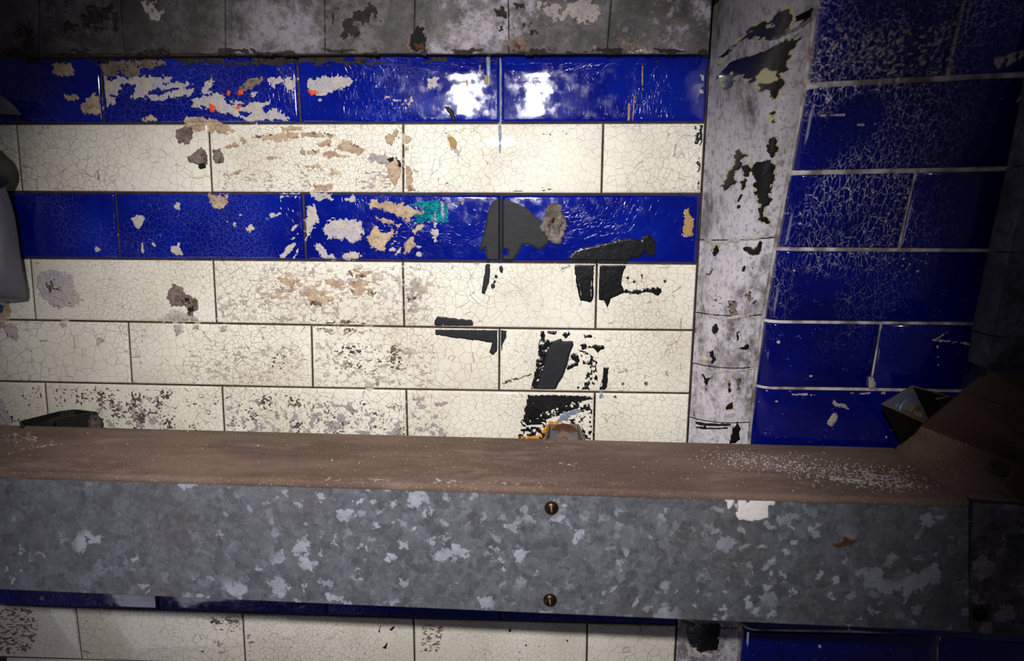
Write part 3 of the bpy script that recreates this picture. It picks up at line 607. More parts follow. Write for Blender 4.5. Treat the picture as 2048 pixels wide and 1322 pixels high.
# mortar lump
def lump(surf,cx,cy,rx,ry,hgt,m,parent,name,label,seed,n=22,rings=9,pw=.5):
    u0,v0=surf.px(cx,cy);ru=rx*.000585;rv=ry*.000585;vs=[];fs=[]
    for r in range(rings+1):
        f=r/rings
        for i in range(n):
            a=6.2832*i/n; k=1+.5*float(fbm(np.array(math.cos(a)*2.6+seed),np.array(math.sin(a)*2.6),4,seed))
            u=u0+ru*f*k*math.cos(a);v=v0+rv*f*k*math.sin(a)
            hh=hgt*(max(0,1-f**3)**pw)*(1+1.1*float(fbm(np.array(u*170.),np.array(v*170.),5,seed)))
            vs.append(surf.pos(u,v,max(hh,-.0006) if r<rings else -.0008))
    for r in range(rings):
        for i in range(n): a=r*n+i;b=r*n+(i+1)%n; fs.append((a,a+n,b+n,b))
    return mesh(name,vs,fs,m,parent,True,label)
lump(W,1108,442,27,32,.010,M_lump,wall,'mortar_lump','rough grey brown lump of mortar on the blue course',3,40,16)
lump(W,1112,470,16,18,.005,M_lump,wall,'mortar_lump',None,6,26,9)
lump(W,1106,440,5,6,.0125,M_rust,wall,'wall_plug',None,4,12,4)

# ---------------------------------------------------------------- marks on the lintel
def CL(polys,m,name='stain',label=None,**k): return patch(LN,polys,m,lint,name,label,**k)
CL([[(820,72),(832,55),(845,58),(852,85),(848,100),(832,104),(818,95)]],M_hole,'fixing_hole','rusty broken fixing hole in the grey band',amp=.003,h=.0004)
CL([[(828,88),(846,84),(850,98),(836,103)],[(1028,88),(1044,86),(1046,100),(1030,101)]],M_rust,'rust_patch',amp=.003,h=.0016,rough=.001)
CL([[(1014,80),(1030,70),(1050,74),(1062,90),(1058,103),(1020,102)]],M_grit,'fixing_hole','gritty broken fixing hole in the grey band',amp=.002,h=.0012,rough=.001)
CL([[(812,80),(822,72),(820,92),(830,104),(812,102)],[(1245,78),(1262,84),(1290,92),(1298,102),(1250,103),(1238,92)]],M_grit,'rim_crumb',amp=.002,h=.0016,rough=.001)
CL([[(1256,98),(1295,95),(1290,104),(1260,104)]],M_white,'plaster_crumb',thr=-.1,amp=.002,h=.001)
CL([[(250,15),(280,0),(330,0),(335,25),(315,45),(300,35)],[(1075,10),(1090,0),(1195,0),(1210,30),(1180,45),(1100,38)]],M_lil,'white_scuff',thr=-.05,nfreq=(90,90),amp=.006,h=.0001,rough=.0002)
CL([[(655,12),(750,8),(770,40),(740,60),(690,80),(665,50)],[(100,20),(230,10),(235,60),(130,60)],[(30,60),(70,50),(75,105),(50,105)],[(1040,5),(1090,30),(1075,70),(1000,60),(985,20)]],M_soot,'soot_stain',thr=-.02,nfreq=(110,150),amp=.006,h=.0001,rough=.0002)
CL([[(0,98),(1416,97),(1416,109),(0,110)]],M_soot,'soot_line',thr=.0,nfreq=(50,160),amp=.002,h=.0004,cell=.0012,kind='stuff')

# ---------------------------------------------------------------- peeled places on the strip
def CT(polys,m,name='bare_patch',label=None,**k): return patch(T,polys,m,strip_root,name,label,**k)
SP=[[(1440,117),(1460,95),(1475,80),(1495,65),(1497,45),(1515,50),(1528,38),(1545,58),(1555,30),(1570,12),(1582,20),(1587,45),(1580,55),(1560,72),(1540,80),(1500,78),(1480,86),(1465,97),(1450,115),(1438,128)],
 [(1600,48),(1612,35),(1622,13),(1626,18),(1615,40),(1603,51)],
 [(1440,150),(1460,125),(1500,112),(1535,100),(1560,86),(1590,72),(1600,78),(1590,92),(1580,112),(1574,140),(1560,145),(1567,165),(1560,190),(1545,200),(1538,185),(1520,182),(1510,162),(1490,162),(1485,148),(1470,155),(1457,182),(1450,170),(1436,172)],
 [(1540,230),(1550,220),(1549,245),(1540,245)],[(1531,305),(1540,276),(1548,272),(1556,290),(1553,308),(1545,313)],
 [(1445,372),(1452,350),(1466,330),(1476,300),(1493,308),(1480,335),(1467,346),(1465,375),(1450,381)],
 [(1505,327),(1530,320),(1550,326),(1552,350),(1545,370),(1540,400),(1530,415),(1527,430),(1537,445),(1525,447),(1516,440),(1519,410),(1510,395),(1507,360)],
 [(1485,332),(1500,325),(1497,345),(1490,375),(1484,380),(1487,355)],[(1476,395),(1481,393),(1478,420),(1474,420)]]
SP2=[[(1425,500),(1431,488),(1438,490),(1436,505),(1426,516)],[(1480,494),(1495,493),(1508,497),(1518,481),(1524,481),(1519,509),(1500,509),(1490,503)],[(1424,655),(1432,648),(1436,660),(1428,672)],[(1420,704),(1426,700),(1432,720),(1425,729)],
 [(1478,697),(1495,686),(1499,698),(1490,702)],[(1471,665),(1478,663),(1476,681)],[(1406,748),(1412,756),(1425,752),(1415,768),(1411,788),(1410,765)],[(1457,755),(1461,770),(1460,792),(1456,780)],[(1451,814),(1463,803),(1467,818),(1452,820)],[(1459,887),(1465,857),(1475,842),(1480,855),(1478,880),(1470,888)],[(1485,533),(1491,528),(1490,543),(1484,542)],[(1503,535),(1508,534),(1506,541)],[(1504,606),(1512,601),(1508,607)],[(1407,855),(1411,850),(1412,858)]]
SP3=[[(1374,1246),(1442,1246),(1434,1300),(1400,1304),(1385,1296),(1372,1275)]]
rim=dict(amp=.0018,freq=240,grow=.0006,h=.00015,rough=.0001,thr=-.15,nfreq=(120,120),cell=.001)
CT(SP[:1]+SP[2:8]+SP2[:3]+SP2[7:9],flat('pale_rim_paint',L(186,176,140),.8),'pale_rim',**rim)
CT(SP,M_blackm,'bare_patch','black peeled patch on the grey painted strip',amp=.0028,freq=240,h=.0004,rough=.0001,holes=[[(1510,152),(1525,140),(1548,145),(1552,158),(1530,165),(1515,165)],circ(1463,147,5,ry=8)])
CT(SP2,M_blackm,'bare_patch',amp=.0016,freq=300,h=.0003,rough=.0001,cell=.0006)
CT(SP3,M_blackm,'bare_patch','black peeled patch low on the strip under the trunking',amp=.003,freq=240)
CT([[(1372,1285),(1385,1300),(1440,1306),(1436,1316),(1376,1312)],[(1380,1300),(1395,1285),(1410,1300)]],M_white,'white_scuff',thr=-.1,amp=.003)
CT([[(1402,712),(1408,711),(1417,718),(1412,722),(1404,720)]],M_creamp,'cream_flake',amp=.0006,h=.001)
CT([[(1408,478),(1440,482),(1480,476),(1552,466),(1552,471),(1480,482),(1438,489),(1410,486)],[(1412,628),(1450,634),(1530,620),(1530,624),(1450,640),(1412,634)],[(1398,738),(1450,740),(1512,734),(1512,738),(1450,745),(1398,742)]],M_white,'mortar_seam',thr=-.15,nfreq=(200,300),amp=.002,h=.0009,rough=.0005)
CT([[(1390,842),(1470,846),(1470,850),(1390,848)],[(1392,852),(1455,854),(1455,857),(1392,856)]],M_iron,'scratch',thr=-.2,nfreq=(300,60),amp=.0008,h=.0002)
CT([[(1445,118),(1480,85),(1510,78),(1550,82),(1590,62),(1630,38),(1632,30),(1590,55),(1560,72),(1540,80),(1500,78),(1475,88)]],M_lump,'paint_ridge','raised grey ridge crossing the strip near its top',amp=.0012,dome=.0016,h=.001)
CT([circ(1441,555,4),circ(1467,612,9,ry=14),circ(1500,588,8,ry=12),circ(1418,545,9,ry=12),circ(1430,600,9,ry=15),circ(1480,770,8,ry=12)],M_speck,'stain',thr=-.2,nfreq=(200,160),amp=.004,h=.0001)

# ---------------------------------------------------------------- marks on the blue pier
def CS(polys,m,name='white_scuff',label=None,**k): return patch(S,polys,m,side,name,label,**k)
CS([[(1700,-10),(1940,-10),(1900,150),(1740,152),(1720,100),(1760,60)]],M_white,'white_speckle','dense white speckle on the top tile of the blue pier',thr=.22,nfreq=(420,520),amp=.006,cell=.0006,h=.0002,rough=.0002,kind='stuff')
CS([[(1640,-10),(1740,-10),(1760,60),(1720,150),(1640,165)]],M_white,'white_speckle',thr=.34,nfreq=(520,420),amp=.006,cell=.0006,h=.0002,rough=.0002,kind='stuff')
CS([[(1780,350),(1830,350),(1795,495),(1730,495),(1760,430)],[(1760,510),(1860,510),(1840,560),(1780,560)]],M_white,'white_speckle',thr=.40,nfreq=(500,600),amp=.004,cell=.0006,h=.0001,rough=.0001,kind='stuff')
CS([[(1655,842),(1665,828),(1674,826),(1675,842),(1665,852),(1655,849)],[(1664,806),(1668,797),(1674,806),(1690,809),(1704,822),(1686,816),(1672,812)]],M_lil,'glaze_chip','pale grey chip on a blue tile above the trunking',amp=.0014,freq=300,h=.0005)
CS([circ(1601,427,3,ry=2),circ(1600,447,3,ry=2),circ(1588,541,3),circ(1557,684,4,ry=3),circ(1622,752,3,ry=2),circ(1553,803,3,ry=2),circ(1875,694,3),circ(1876,714,2),circ(1877,730,2),circ(1990,30,3),circ(1640,1293,4)],M_white,'speck',amp=.0008,h=.0006)
CS([[(1990,115),(2048,100),(2048,112),(2000,142),(1988,128)],[(2020,200),(2048,185),(2048,195),(2025,215)],[(1865,679),(1905,681),(1950,688),(1948,691),(1900,685),(1865,682)],[(1870,678),(1895,662),(1897,664),(1873,681)],[(1580,782),(1590,788),(1615,786),(1640,792),(1580,790)],[(1700,786),(1770,784),(1770,788),(1705,790)],[(1770,868),(1785,858),(1790,862),(1778,866),(1775,880),(1768,878)]],M_white,'white_scuff',thr=-.05,nfreq=(300,300),amp=.0012,cell=.0006)
CS([[(1690,248),(1765,246),(1820,250),(1820,253),(1765,250),(1690,252)],[(1640,230),(1700,228),(1700,231),(1640,233)]],M_white,'scratch',thr=-.05,nfreq=(300,300),amp=.0008,cell=.0006)
CT([[(1607,170),(1620,165),(1595,330),(1585,345),(1570,430),(1556,500),(1535,640),(1518,775),(1505,885),(1497,885),(1510,775),(1527,640),(1548,500),(1575,345)]],M_lil,'mortar_edge','rough mortar edge between the strip and the blue pier',thr=-.2,nfreq=(400,200),amp=.0015,h=.0012,rough=.0008)

# ================================================================ galvanised trunking in front of the wall
YB,YF=.056,.1885
def e_back(x): return 850+.0253*x
def e_top(x): return 942+.0300*x
def e_bot(x): return 1180+.0440*x
X0,X1=-110,1938
def P_(x,f,Y): return at(x,f(x),Y)
beam=empty('cable_trunking',at(900,1100,(YB+YF)/2),'long galvanised steel trunking with a dusty brown top running in front of the tiled wall','trunking')
a0,a1=P_(X0,e_back,YB),P_(X1,e_back,YB); b0,b1=P_(X0,e_top,YF),P_(X1,e_top,YF); c0,c1=P_(X0,e_bot,YF),P_(X1,e_bot,YF)
RB=.0035
def box_from(name,prof0,prof1,m,parent,nseg=1,smooth=True,caps=True,label=None):
    """extrude a closed profile (list of points at the left end) to the matching one at the right end"""
    n=len(prof0);vs=[];fs=[]
    for k in range(nseg+1):
        t=k/nseg
        for p,q in zip(prof0,prof1): vs.append(np.array(p)*(1-t)+np.array(q)*t)
    for k in range(nseg):
        for i in range(n):
            a=k*n+i;b=k*n+(i+1)%n; fs.append((a,b,b+n,a+n))
    if caps: fs.append(list(range(n))[::-1]); fs.append([nseg*n+i for i in range(n)])
    o=mesh(name,vs,fs,m,parent,False,label)
    if smooth:
        o.data.polygons.foreach_set('use_smooth',[True]*len(o.data.polygons)); o.data.set_sharp_from_angle(angle=math.radians(50))
    return o
def lidprof(A,B):      # a thin lid: back edge, top, rounded front arris, short front lip; closed with thickness
    th=.0012
    out=[A+np.array([0,0,-.006]),A+np.array([0,-.0008,0])]
    for k in range(5):
        an=math.pi/2*k/4; out.append(B+np.array([0,RB-RB*math.sin(an)*1.0-RB*0, -RB+RB*math.cos(an)])+np.array([0,-.0006,0]))
    out.append(B+np.array([0,-.0006,-.0065]))
    inn=[p+np.array([0,th,-th]) for p in out[::-1]]
    return out+inn
lid0=lidprof(a0,b0);lid1=lidprof(a1,b1)
box_from('lid',lid0,lid1,M_dust,beam,40,label='brown dusty lid')
dn=lambda p,d:p+np.array([0,0,-d])
fr0=[b0+np.array([0,.0006,-.0035]),b0+np.array([0,.003,-.0035]),c0+np.array([0,.003,.001]),c0+np.array([0,.0012,0]),c0+np.array([0,.0006,.0008])]
fr1=[b1+np.array([0,.0006,-.0035]),b1+np.array([0,.003,-.0035]),c1+np.array([0,.003,.001]),c1+np.array([0,.0012,0]),c1+np.array([0,.0006,.0008])]
box_from('front_panel',fr0,fr1,M_galv,beam,4,False,label='galvanised front face with zinc spangle')
zb0=c0[2];zb1=c1[2]
box_from('body',[a0+np.array([0,-.001,-.004]),b0+np.array([0,.0045,-.004]),c0+np.array([0,.0045,.0015]),np.array([a0[0],-YB-.001,zb0+.0015])],[a1+np.array([0,-.001,-.004]),b1+np.array([0,.0045,-.004]),c1+np.array([0,.0045,.0015]),np.array([a1[0],-YB-.001,zb1+.0015])],M_galvd,beam,1,False)
# front face frame for marks
def frame(o,ex,eyd):
    ex=ex/np.linalg.norm(ex); n=np.cross(ex,eyd); n/=np.linalg.norm(n); ey=np.cross(n,ex); return BeamTop(o,ex,ey,n)
FF=frame(b0,b1-b0,b0-c0+np.array([0,0,0]))
TT=frame(b0+np.array([0,0,.0002]),b1-b0,a0-b0)
TTo=TT.o; 
def screw(x,y,r,parent,ang=90,m=M_brass,slot=True):
    u,v=FF.px(x,y); n=18;vs=[];fs=[]
    pr=[(1.08,-.0004),(1.05,.0006),(.98,.0014),(.8,.0024),(.5,.0031),(.2,.0034)]
    for (f,h) in pr:
        for i in range(n): vs.append(FF.pos(u+r*f*math.cos(6.2832*i/n),v+r*f*math.sin(6.2832*i/n),h+.0002))
    for k in range(len(pr)-1):
        for i in range(n): a=k*n+i;b=k*n+(i+1)%n; fs.append((a,b,b+n,a+n))
    fs.append([ (len(pr)-1)*n+i for i in range(n)])
    s=mesh('screw',vs,fs,m,parent,True,'dark brown slotted screw head')
    if slot:
        ca,sa=math.cos(math.radians(ang)),math.sin(math.radians(ang)); w_=r*.12;vs=[]
        for t in (-.78,-.4,0,.4,.78):
            hh=.0032-.0020*(abs(t)/.78)**2+.0009
            for s_ in(-1,1): vs.append(FF.pos(u+r*t*ca-s_*w_*sa,v+r*t*sa+s_*w_*ca,hh)); vs.append(FF.pos(u+r*t*ca-s_*w_*sa,v+r*t*sa+s_*w_*ca,hh-.001))
        fs=[]
        for k in range(4):
            q=k*4; fs+= [(q,q+2,q+6,q+4),(q+1,q,q+4,q+5),(q+2,q+3,q+7,q+6)]
        mesh('slot',vs,fs,M_slot,s)
screw(1103,1016,.0062,beam,96); screw(1100,1200,.0062,beam,100)
def CF(polys,m,name,label=None,**k): return patch(FF,polys,m,beam,name,label,**k)
CF([(1447,992),(1475,994),(1500,992),(1548,993),(1551,1002),(1540,1020),(1545,1032),(1520,1040),(1505,1043),(1478,1038),(1460,1022)],M_wp,'white_smear','white paint smear on the front face',thr=-.12,nfreq=(150,60),amp=.002,freq=200,h=.0004,cell=.0007)
CF([(1642,1090),(1660,1078),(1690,1076),(1715,1080),(1690,1096),(1665,1108),(1650,1102)],M_rust,'rust_smudge','faint rust smudge',thr=.0,nfreq=(90,120),amp=.004,h=.0001,rough=0)
def CTop(polys,m,name,label=None,**k): return patch(TT,polys,m,beam,name,label,**k)

CTop([(1440,905),(1540,903),(1660,918),(1790,945),(1840,972),(1740,975),(1640,955),(1540,938),(1470,925)],M_white,'plaster_powder','white plaster powder streak on the lid',thr=.16,nfreq=(420,520),clump=.3,amp=.008,freq=90,h=.0003,rough=.0003,cell=.0007)
CTop([[(1100,900),(1330,905),(1330,935),(1120,930)],[(650,955),(1080,966),(1080,972),(650,960)],[(0,870),(60,862),(110,890),(30,905)]],M_pale,'dust_film',None,thr=.30,nfreq=(500,500),clump=.6,amp=.008,freq=60,h=.0001,rough=.0001,cell=.0008)
# elbow of the trunking at the right
el=empty('trunking_elbow',at(1990,900,.14),'dusty brown trunking elbow rising at the right end of the long trunking','trunking')
pA=at(1791,894,.060);pC=at(1975,740,.150);pD=at(2048,747,.152);pE=at(2190,765,.156);pG=at(2190,1010,YF);pB=at(1948,1001,YF);
pA2=at(1800,960,.13)
def thick_poly(name,pts,th,m,parent,mid=None,label=None,smooth=False,nrm=None):
    pts=[np.array(p) for p in pts];n=len(pts);c=sum(pts)/n
    nv=np.cross(pts[1]-pts[0],pts[2]-pts[1]) if nrm is None else np.array(nrm,float); nv/=np.linalg.norm(nv)
    if nv[1]>0: nv=-nv
    vs=pts+[p-nv*th for p in pts]; fs=[list(range(n))]+[[n+i for i in range(n)][::-1]]
    for i in range(n): fs.append((i,n+i,n+(i+1)%n,(i+1)%n))
    return mesh(name,vs,fs,m,parent,smooth,label)
pF=at(1860,915,.078) ; 
# lid of the elbow: three folded plates with fine seams between them
eP=lambda x,y:None
def lerp(a,b,t): return a*(1-t)+b*t
s1L,s1R=at(1842,851,.106),at(2190,985,.175)      # seam from (1840,848)
s2L,s2R=at(1924,782,.136),at(2190,872,.168)
g=lambda p,q,t=.004:lerp(p,q,t)
upn=(0,-.6,.8)
thick_poly('lid_plate',[s2L+(0,0,.0008),pC,pD,pE,s2R+(0,0,.0008)],.003,M_dust2,el,nrm=upn,label='brown upper lid plate')
thick_poly('lid_plate',[s1L,s2L+(0,0,-.0006),s2R+(0,0,-.0006),s1R],.003,M_dust2,el,nrm=upn)
bt=[pA]+[TT.pos(*TT.px(*q_),.0014) for q_ in ((1822,925),(1858,952),(1900,978),(1946,996),(2010,1000),(2090,1004),(2190,1008))]
vs=[];fs=[];nb=len(bt);NR=7
for j in range(NR+1):
    t=j/NR
    for i in range(nb):
        p=lerp(bt[i],lerp(s1L,s1R,(i/(nb-1))**1.1)+np.array([0,0,-.0008]),t); p=p+np.array([0,0,-.004*math.sin(math.pi*t)+.0025*float(fbm(np.array(p[0]*60),np.array(p[1]*60),3,4))*math.sin(math.pi*t)]); vs.append(p)
kk=len(vs); vs+=[v-np.array([0,0,.0025]) for v in vs]
for j in range(NR):
    for i in range(nb-1): a=j*nb+i; fs+=[(a,a+1,a+nb+1,a+nb),(kk+a,kk+a+nb,kk+a+nb+1,kk+a+1)]
bd=[i for i in range(nb)]+[j*nb+nb-1 for j in range(1,NR+1)]+[NR*nb+i for i in range(nb-2,-1,-1)]+[j*nb for j in range(NR-1,0,-1)]
for i in range(len(bd)): a=bd[i];b=bd[(i+1)%len(bd)]; fs.append((a,kk+a,kk+b,b))
o=mesh('lid_plate',vs,fs,M_dust,el,True); o.data.set_sharp_from_angle(angle=math.radians(50))
# side wall of the elbow going back and down, dark
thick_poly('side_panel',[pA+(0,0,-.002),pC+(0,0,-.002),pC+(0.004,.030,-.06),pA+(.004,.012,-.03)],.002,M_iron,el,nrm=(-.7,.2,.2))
thick_poly('front_panel',[pB+(.0015,.001,-.003),pG+(0,.001,-.003),at(2190,1290,YF-.002),at(1931,1263,YF-.002)],.003,M_galvd,el,nrm=(0,-1,0),label='dull mottled galvanised front face')
def disc(o,n_,r,h,m,parent,name,label=None,seg=18,ring=.0):
    n_=np.array(n_,float);n_/=np.linalg.norm(n_);a=np.cross(n_,(0,0,1.));a/=np.linalg.norm(a);b=np.cross(n_,a)
    vs=[];fs=[]
    pr=[(1.15,0),(1.1,h),(.9,h),(.84,h*.35),(.3,h*.2)]
    for f,hh in pr:
        for i in range(seg): t=6.2832*i/seg; vs.append(o+a*r*f*math.cos(t)+b*r*f*math.sin(t)+n_*hh)
    for k in range(len(pr)-1):
        for i in range(seg): q=k*seg+i;w_=k*seg+(i+1)%seg; fs.append((q,w_,w_+seg,q+seg))
    fs.append([4*seg+i for i in range(seg)])
    return mesh(name,vs,fs,m,parent,True,label)
disc(at(1960,1230,YF+.001),(0,-1,0),.0062,.001,M_hole,el,'screw_hole','black round hole in the front face')
def plane_at(x,y,p,q,r):
    n=np.cross(q-p,r-p); d=ray(x,y); return CAM+d*(np.dot(p-CAM,n)/np.dot(d,n)),n*(-1 if n[1]>0 else 1)
o_,n_=plane_at(1996,940,pB,pG,s1R); disc(o_+np.array(n_)/np.linalg.norm(n_)*.002,n_,.0085,.0016,M_dust2,el,'lid_boss','dimpled round boss on the dusty lid')
# a bent flap at the far right
f0=at(2008,972,.20);thick_poly('bent_flap',[f0,at(2030,938,.195),at(2110,925,.198),at(2110,1004,.204),at(2042,1004,.204)],.004,M_dust2,el,nrm=(0,-.7,.7),label='dark bent flap of sheet metal')

# riser panel going up
rs=empty('trunking_riser',at(2040,600,.12),'dim blue grey riser of trunking panels climbing beside the dark end of the blue pier','trunking')
def rq(y,x0,Y): return at(x0,y,Y)
ed=[(738,1975,.124),(672,1984,.128),(505,2020,.140),(330,2062,.160),(160,2100,.185),(0,2135,.22)]
for k in range(len(ed)-1):
    (ya,xa,Ya),(yb,xb,Yb)=ed[k],ed[k+1]
    thick_poly('riser_panel',[at(xa,ya-1.5,Ya),at(xb,yb+1.5,Yb),at(2230,yb+1.5-8,Yb),at(2230,ya-1.5+16,Ya)],.03,M_panel,rs,nrm=(0,-1,0))

# loose plaster crumbs on the lid
def crumbs(name,label,spots,m):
    vs=[];fs=[]
    for (x,y,s) in spots:
        u,v=TT.px(x,y); a=random.random()*6.28
        k=len(vs);hgt=s*random.uniform(.4,.9)
        el_=random.uniform(.5,1)
        for i in range(4):
            t=a+i*1.5708+random.uniform(-.4,.4); vs.append(TT.pos(u+s*math.cos(t),v+s*el_*math.sin(t),0.0005))
        for i in range(4):
            t=a+i*1.5708+random.uniform(-.4,.4); vs.append(TT.pos(u+.6*s*math.cos(t),v+.6*s*el_*math.sin(t),hgt+.0007))
        fs+=[(k,k+1,k+5,k+4),(k+1,k+2,k+6,k+5),(k+2,k+3,k+7,k+6),(k+3,k,k+4,k+7),(k+4,k+5,k+6,k+7)]
    o=mesh(name,vs,fs,m,None,False); tag(o,label,'crumbs',kind='stuff'); return o
sp=[]
for i in range(1700):
    t=random.random(); x=1440+t*400+random.gauss(0,35); cy=912+t*55+random.gauss(0,8+8*t)
    if cy>e_back(x)+3 and cy<e_top(x)-6 and x<1880 and (x<1790 or cy>e_back(x)+14+(x-1790)*.2): sp.append((x,cy,min(.0011,random.expovariate(1/.00034)+.00015)))
crumbs('plaster_crumbs','white plaster crumbs heaped in a streak on the dusty lid near the elbow',sp,M_white)
sp=[]
for i in range(420):
    x=random.uniform(10,1820); y=random.uniform(e_back(x)+4,e_top(x)-4); sp.append((x,y,min(.0011,random.expovariate(1/.00022)+.00015)))
crumbs('dust_crumbs','sparse pale specks of grit scattered along the whole dusty lid',sp,M_white)

# ================================================================ strut brackets between wall and trunking
def strut(name,label,pts,ext,m,parent=None,th=.0025,inner=None):
    """C channel: path of 3-D points along its cut end, extruded by ext"""
    pts=[np.array(p,float) for p in pts]; n=len(pts); ext=np.array(ext,float)
    nrm=np.cross(pts[1]-pts[0],pts[2]-pts[1]); nrm/=np.linalg.norm(nrm)
    off=[]
    for i in range(n):
        d1=(pts[i]-pts[i-1]) if i>0 else (pts[1]-pts[0]); d2=(pts[i+1]-pts[i]) if i<n-1 else (pts[-1]-pts[-2])
        d1=d1/np.linalg.norm(d1);d2=d2/np.linalg.norm(d2); s=np.cross(nrm,d1+d2); s/=np.linalg.norm(s)
        k=1/max(.45,float(np.dot(s,np.cross(nrm,d1)))); off.append(pts[i]+s*th*k)
    ring=pts+off[::-1]; m2=len(ring); vs=list(ring)+[p+ext for p in ring]; fs=[]
    for i in range(m2): fs.append((i,(i+1)%m2,m2+(i+1)%m2,m2+i))
    for i in range(n-1):
        fs.append((i,i+1,m2-2-i,m2-1-i)); fs.append((m2+i,m2+m2-1-i,m2+m2-2-i,m2+i+1))
    return vs,fs
def bolt(parent,c,axis,r,m1,m2,washer=True):
    axis=np.array(axis,float);axis/=np.linalg.norm(axis);a=np.cross(axis,(.3,.2,1.));a/=np.linalg.norm(a);b=np.cross(axis,a)
    def cyl(name,r0,h0,h1,seg,m,bev=.0006):
        vs=[];fs=[]
        pr=[(r0,h0),(r0,h1-bev),(r0-bev,h1),(r0*.3,h1)]
        for rr,hh in pr:
            for i in range(seg): t=6.2832*i/seg; vs.append(c+axis*hh+a*rr*math.cos(t)+b*rr*math.sin(t))
        for k in range(3):
            for i in range(seg): q=k*seg+i;w_=k*seg+(i+1)%seg; fs.append((q,w_,w_+seg,q+seg))
        fs.append([3*seg+i for i in range(seg)]); return mesh(name,vs,fs,m,parent,False)
    if washer: cyl('washer',r*1.45,0,.002,24,m2)
    cyl('bolt',r,.002,.010,6,m1); cyl('bolt_shank',r*.45,.010,.018,12,m1)
# centre
zc=at(1128,847,.004)[2]
cpts=[on_z(1112,883,zc)+(0,0,0),on_z(1086,883,zc),on_z(1097,848,zc),on_z(1158,848,zc),on_z(1171,883,zc),on_z(1148,883,zc)]
br=empty('channel_bracket',on_z(1128,848,zc)+np.array([0,0,-.05]),'grimy steel channel bracket on the scuffed black patch behind the middle of the trunking','bracket')
vs,fs=strut('c','',cpts,(0,0,-.10),M_steel); mesh('channel',vs,fs,M_steel,br,False)
bolt(br,on_z(1128,848,zc)+np.array([0,-.004,-.016]),(0,-1,.0),.0125,M_steel,M_rust)
M_c2=flat('tarnished_plate',L(150,146,150),.3,.6,var=.5,ns=160)
thick_poly('channel_plate',[on_z(1098,850,zc)+(0,-.0005,-.006),on_z(1157,850,zc)+(0,-.0005,-.006),on_z(1168,880,zc)+(0,0,-.030),on_z(1089,880,zc)+(0,0,-.030)],.002,M_c2,br,nrm=(0,-.5,.8))
# left
zl=at(150,821,.004)[2]
lp=[on_z(100,846,zl),on_z(104,839,zl),on_z(184,824,zl),on_z(150,819,zl)+(0,-.001,0),on_z(120,823,zl),on_z(44,842,zl),on_z(48,852,zl)]
bl=empty('channel_bracket',on_z(120,832,zl)+np.array([0,0,-.05]),'blackened iron channel bracket lying slanted behind the left part of the trunking','bracket')
vs,fs=strut('c','',lp,(0,0,-.07),M_iron); mesh('channel',vs,fs,M_iron,bl,False)
thick_poly('channel_plate',[on_z(60,842,zl)+(0,0,-.006),on_z(125,826,zl)+(0,0,-.002),on_z(178,824,zl)+(0,0,-.003),on_z(108,840,zl)+(0,0,-.010)],.002,M_iron,bl,nrm=(0,-.5,.8))
g_=np.array(at(188,842,.010)); vs=[];fs=[];n=14
for r in range(7):
    for i in range(n):
        th_=math.pi*r/6;t=6.2832*i/n; k=1+.3*float(fbm(np.array(math.cos(t)*2+r),np.array(math.sin(t)*2.),3,2)); vs.append(g_+np.array([.0075*k*math.sin(th_)*math.cos(t),.007*k*math.sin(th_)*math.sin(t),.013*k*math.cos(th_)-.004]))
for r in range(6):
    for i in range(n): a=r*n+i;b=r*n+(i+1)%n; fs.append((a,a+n,b+n,b))
mesh('corroded_end',vs,fs,M_speck,bl,True,'rusty corroded end of the channel')
# right (rotated, blue grey inside)
q0=at(1762,808,.092);q1=at(1824,770,.072);q2=at(1903,793,.079);q3=at(1852,848,.098)
rp=[at(1873,800,.083),q2,q1,q0,q3,at(1846,832,.096)]
rb=empty('channel_bracket',(q0+q1+q2+q3)/4+np.array([0,0,-.03]),'open channel bracket, blue grey inside with a bolt, in front of the blue pier','bracket')
ex=at(1812,905,.066)-q0
vs,fs=strut('c','',rp,ex,M_steel,th=.0022); ch=mesh('channel',vs,fs,M_steel,rb,False)
ch.data.materials.append(M_iron)
for p in ch.data.polygons:
    if p.index<12: p.material_index=1
n_web=np.cross(q1-q0,ex);n_web/=np.linalg.norm(n_web)
ctr=(q0+q1+q2+q3)/4
if np.dot(n_web,ctr-(q0+q1)/2)<0: n_web=-n_web
thick_poly('web_lining',[lerp(q0,q1,.06)+n_web*.0030,lerp(q0,q1,.94)+n_web*.0030,lerp(q0,q1,.94)+n_web*.0030+ex*.8,lerp(q0,q1,.06)+n_web*.0030+ex*.8],.0004,M_steelb,rb,nrm=n_web,label='blue grey inner face')
bolt(rb,lerp(q0,q1,.48)+n_web*.004+ex*.30,n_web,.0105,M_steel,M_steelb)
# bracket fixed back to the pier

# ================================================================ things at the left edge
def sheet(name,rows,th,m,parent,nsub=6,label=None):
    """a bent sheet: rows of 3-D points"""
    R_=len(rows);Cn=len(rows[0]);rows=[[np.array(p) for p in r] for r in rows];vs=[];fs=[]
    for r in rows: vs+=r
    k=len(vs); vs+=[v+np.array([0,th,0]) for v in vs]
    for j in range(R_-1):
        for i in range(Cn-1):
            a=j*Cn+i; fs.append((a,a+Cn,a+Cn+1,a+1)); fs.append((k+a,k+a+1,k+a+Cn+1,k+a+Cn))
    bd=[i for i in range(Cn)]+[j*Cn+Cn-1 for j in range(1,R_)]+[(R_-1)*Cn+i for i in range(Cn-2,-1,-1)]+[j*Cn for j in range(R_-2,0,-1)]
    for i in range(len(bd)): a=bd[i];b=bd[(i+1)%len(bd)]; fs.append((a,b,k+b,k+a))
    o=mesh(name,vs,fs,m,parent,True,label); o.data.set_sharp_from_angle(angle=math.radians(50)); return o
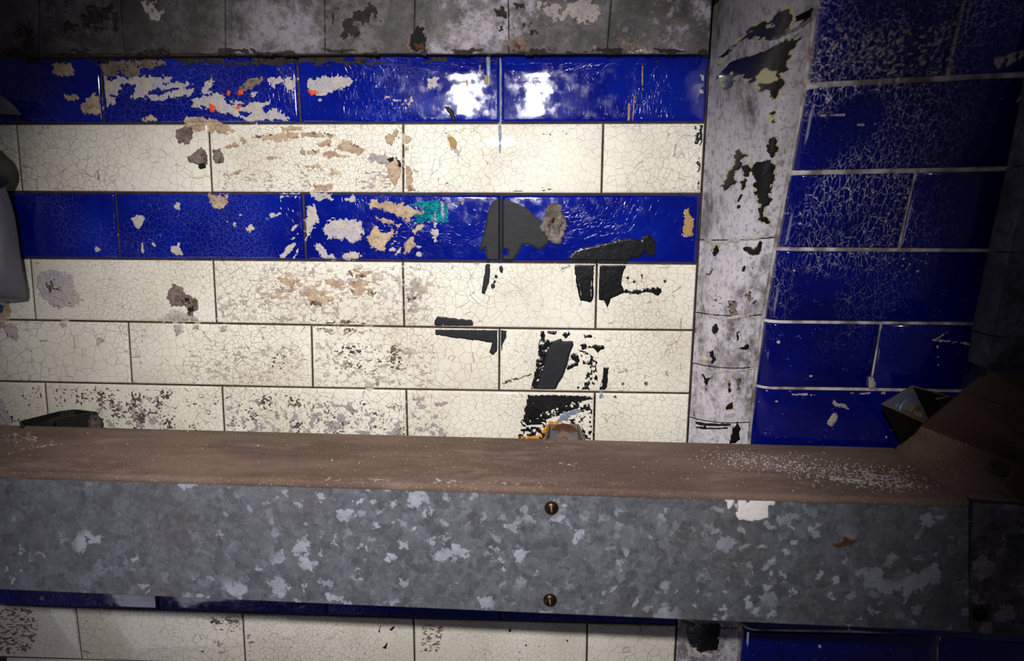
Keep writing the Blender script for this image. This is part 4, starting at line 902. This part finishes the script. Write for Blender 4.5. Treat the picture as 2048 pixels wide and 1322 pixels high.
st=empty('hanging_flap',at(10,480,.03),'grey rubber flap hanging beside the blue course at the left edge of the wall','flap')
rows=[]
for (y,xr,xl,dp) in ((366,6,-70,.034),(380,10,-72,.032),(410,21,-74,.030),(440,28,-78,.028),(490,35,-80,.030),(540,42,-84,.034),(575,48,-86,.036),(590,50,-86,.034),(600,52,-84,.026)):
    r=[]
    for i in range(9):
        t=i/8; x=xl+(xr-xl)*t; r.append(at(x,y-(1-t)*(6 if y<590 else 10),dp+.006*math.sin(t*5+y*.01)-.012*(t**6)))
    rows.append(r)
sheet('flap',rows,.0022,M_rubber,st)
cl=empty('clamp_roller',at(-10,330,.05),'dark round rubber buffer above the hanging grey flap at the left edge','buffer')
cc=at(-110,330,.105);ce=at(-24,336,.029);rr=.025;vs=[];fs=[];n=28
prf=[(0,rr*.96),(.003,rr),(.9,rr),(.96,rr*1.03),(.985,rr*.98),(1.0,rr*.86),(.99,rr*.5),(.985,0.001)]
ax_=(ce-cc);ax_[2]=0;ax_/=np.linalg.norm(ax_);bx_=np.array([-ax_[1],ax_[0],0.])*-1
for (t,r_) in prf:
    c_=lerp(cc,ce,t)
    for i in range(n): a=6.2832*i/n; vs.append(c_+bx_*math.cos(a)*r_+np.array([0,0,math.sin(a)*r_]))
for k in range(len(prf)-1):
    for i in range(n): a=k*n+i;b=k*n+(i+1)%n; fs.append((a,b,b+n,a+n))
o=mesh('buffer_body',vs,fs,M_rubd,cl,True); 
bd_=empty('curved_blade',at(5,212,.02),'curved grey blade tip against the top blue course at the left edge','blade')
rows=[]
for t in np.linspace(0,1,9):
    x=-60+t*100; top=188+max(0,(x+5))**1.45*.16 if x>-5 else 188-(-5-x)*.1; bot=224+t*6
    top=min(top,bot-.6); rows.append([at(x,top+(bot-top)*s,.026-.006*s+.004*math.sin(s*3.1)) for s in(0,.33,.66,1)])
sheet('blade',rows,.0018,M_rubber,bd_)

for r_ in [o for o in list(sc.collection.objects) if o.type=='EMPTY']: localize(r_)

for r_ in sc.collection.objects:
    if r_.name.startswith('channel_bracket'): r_['group']='channel brackets behind the trunking'
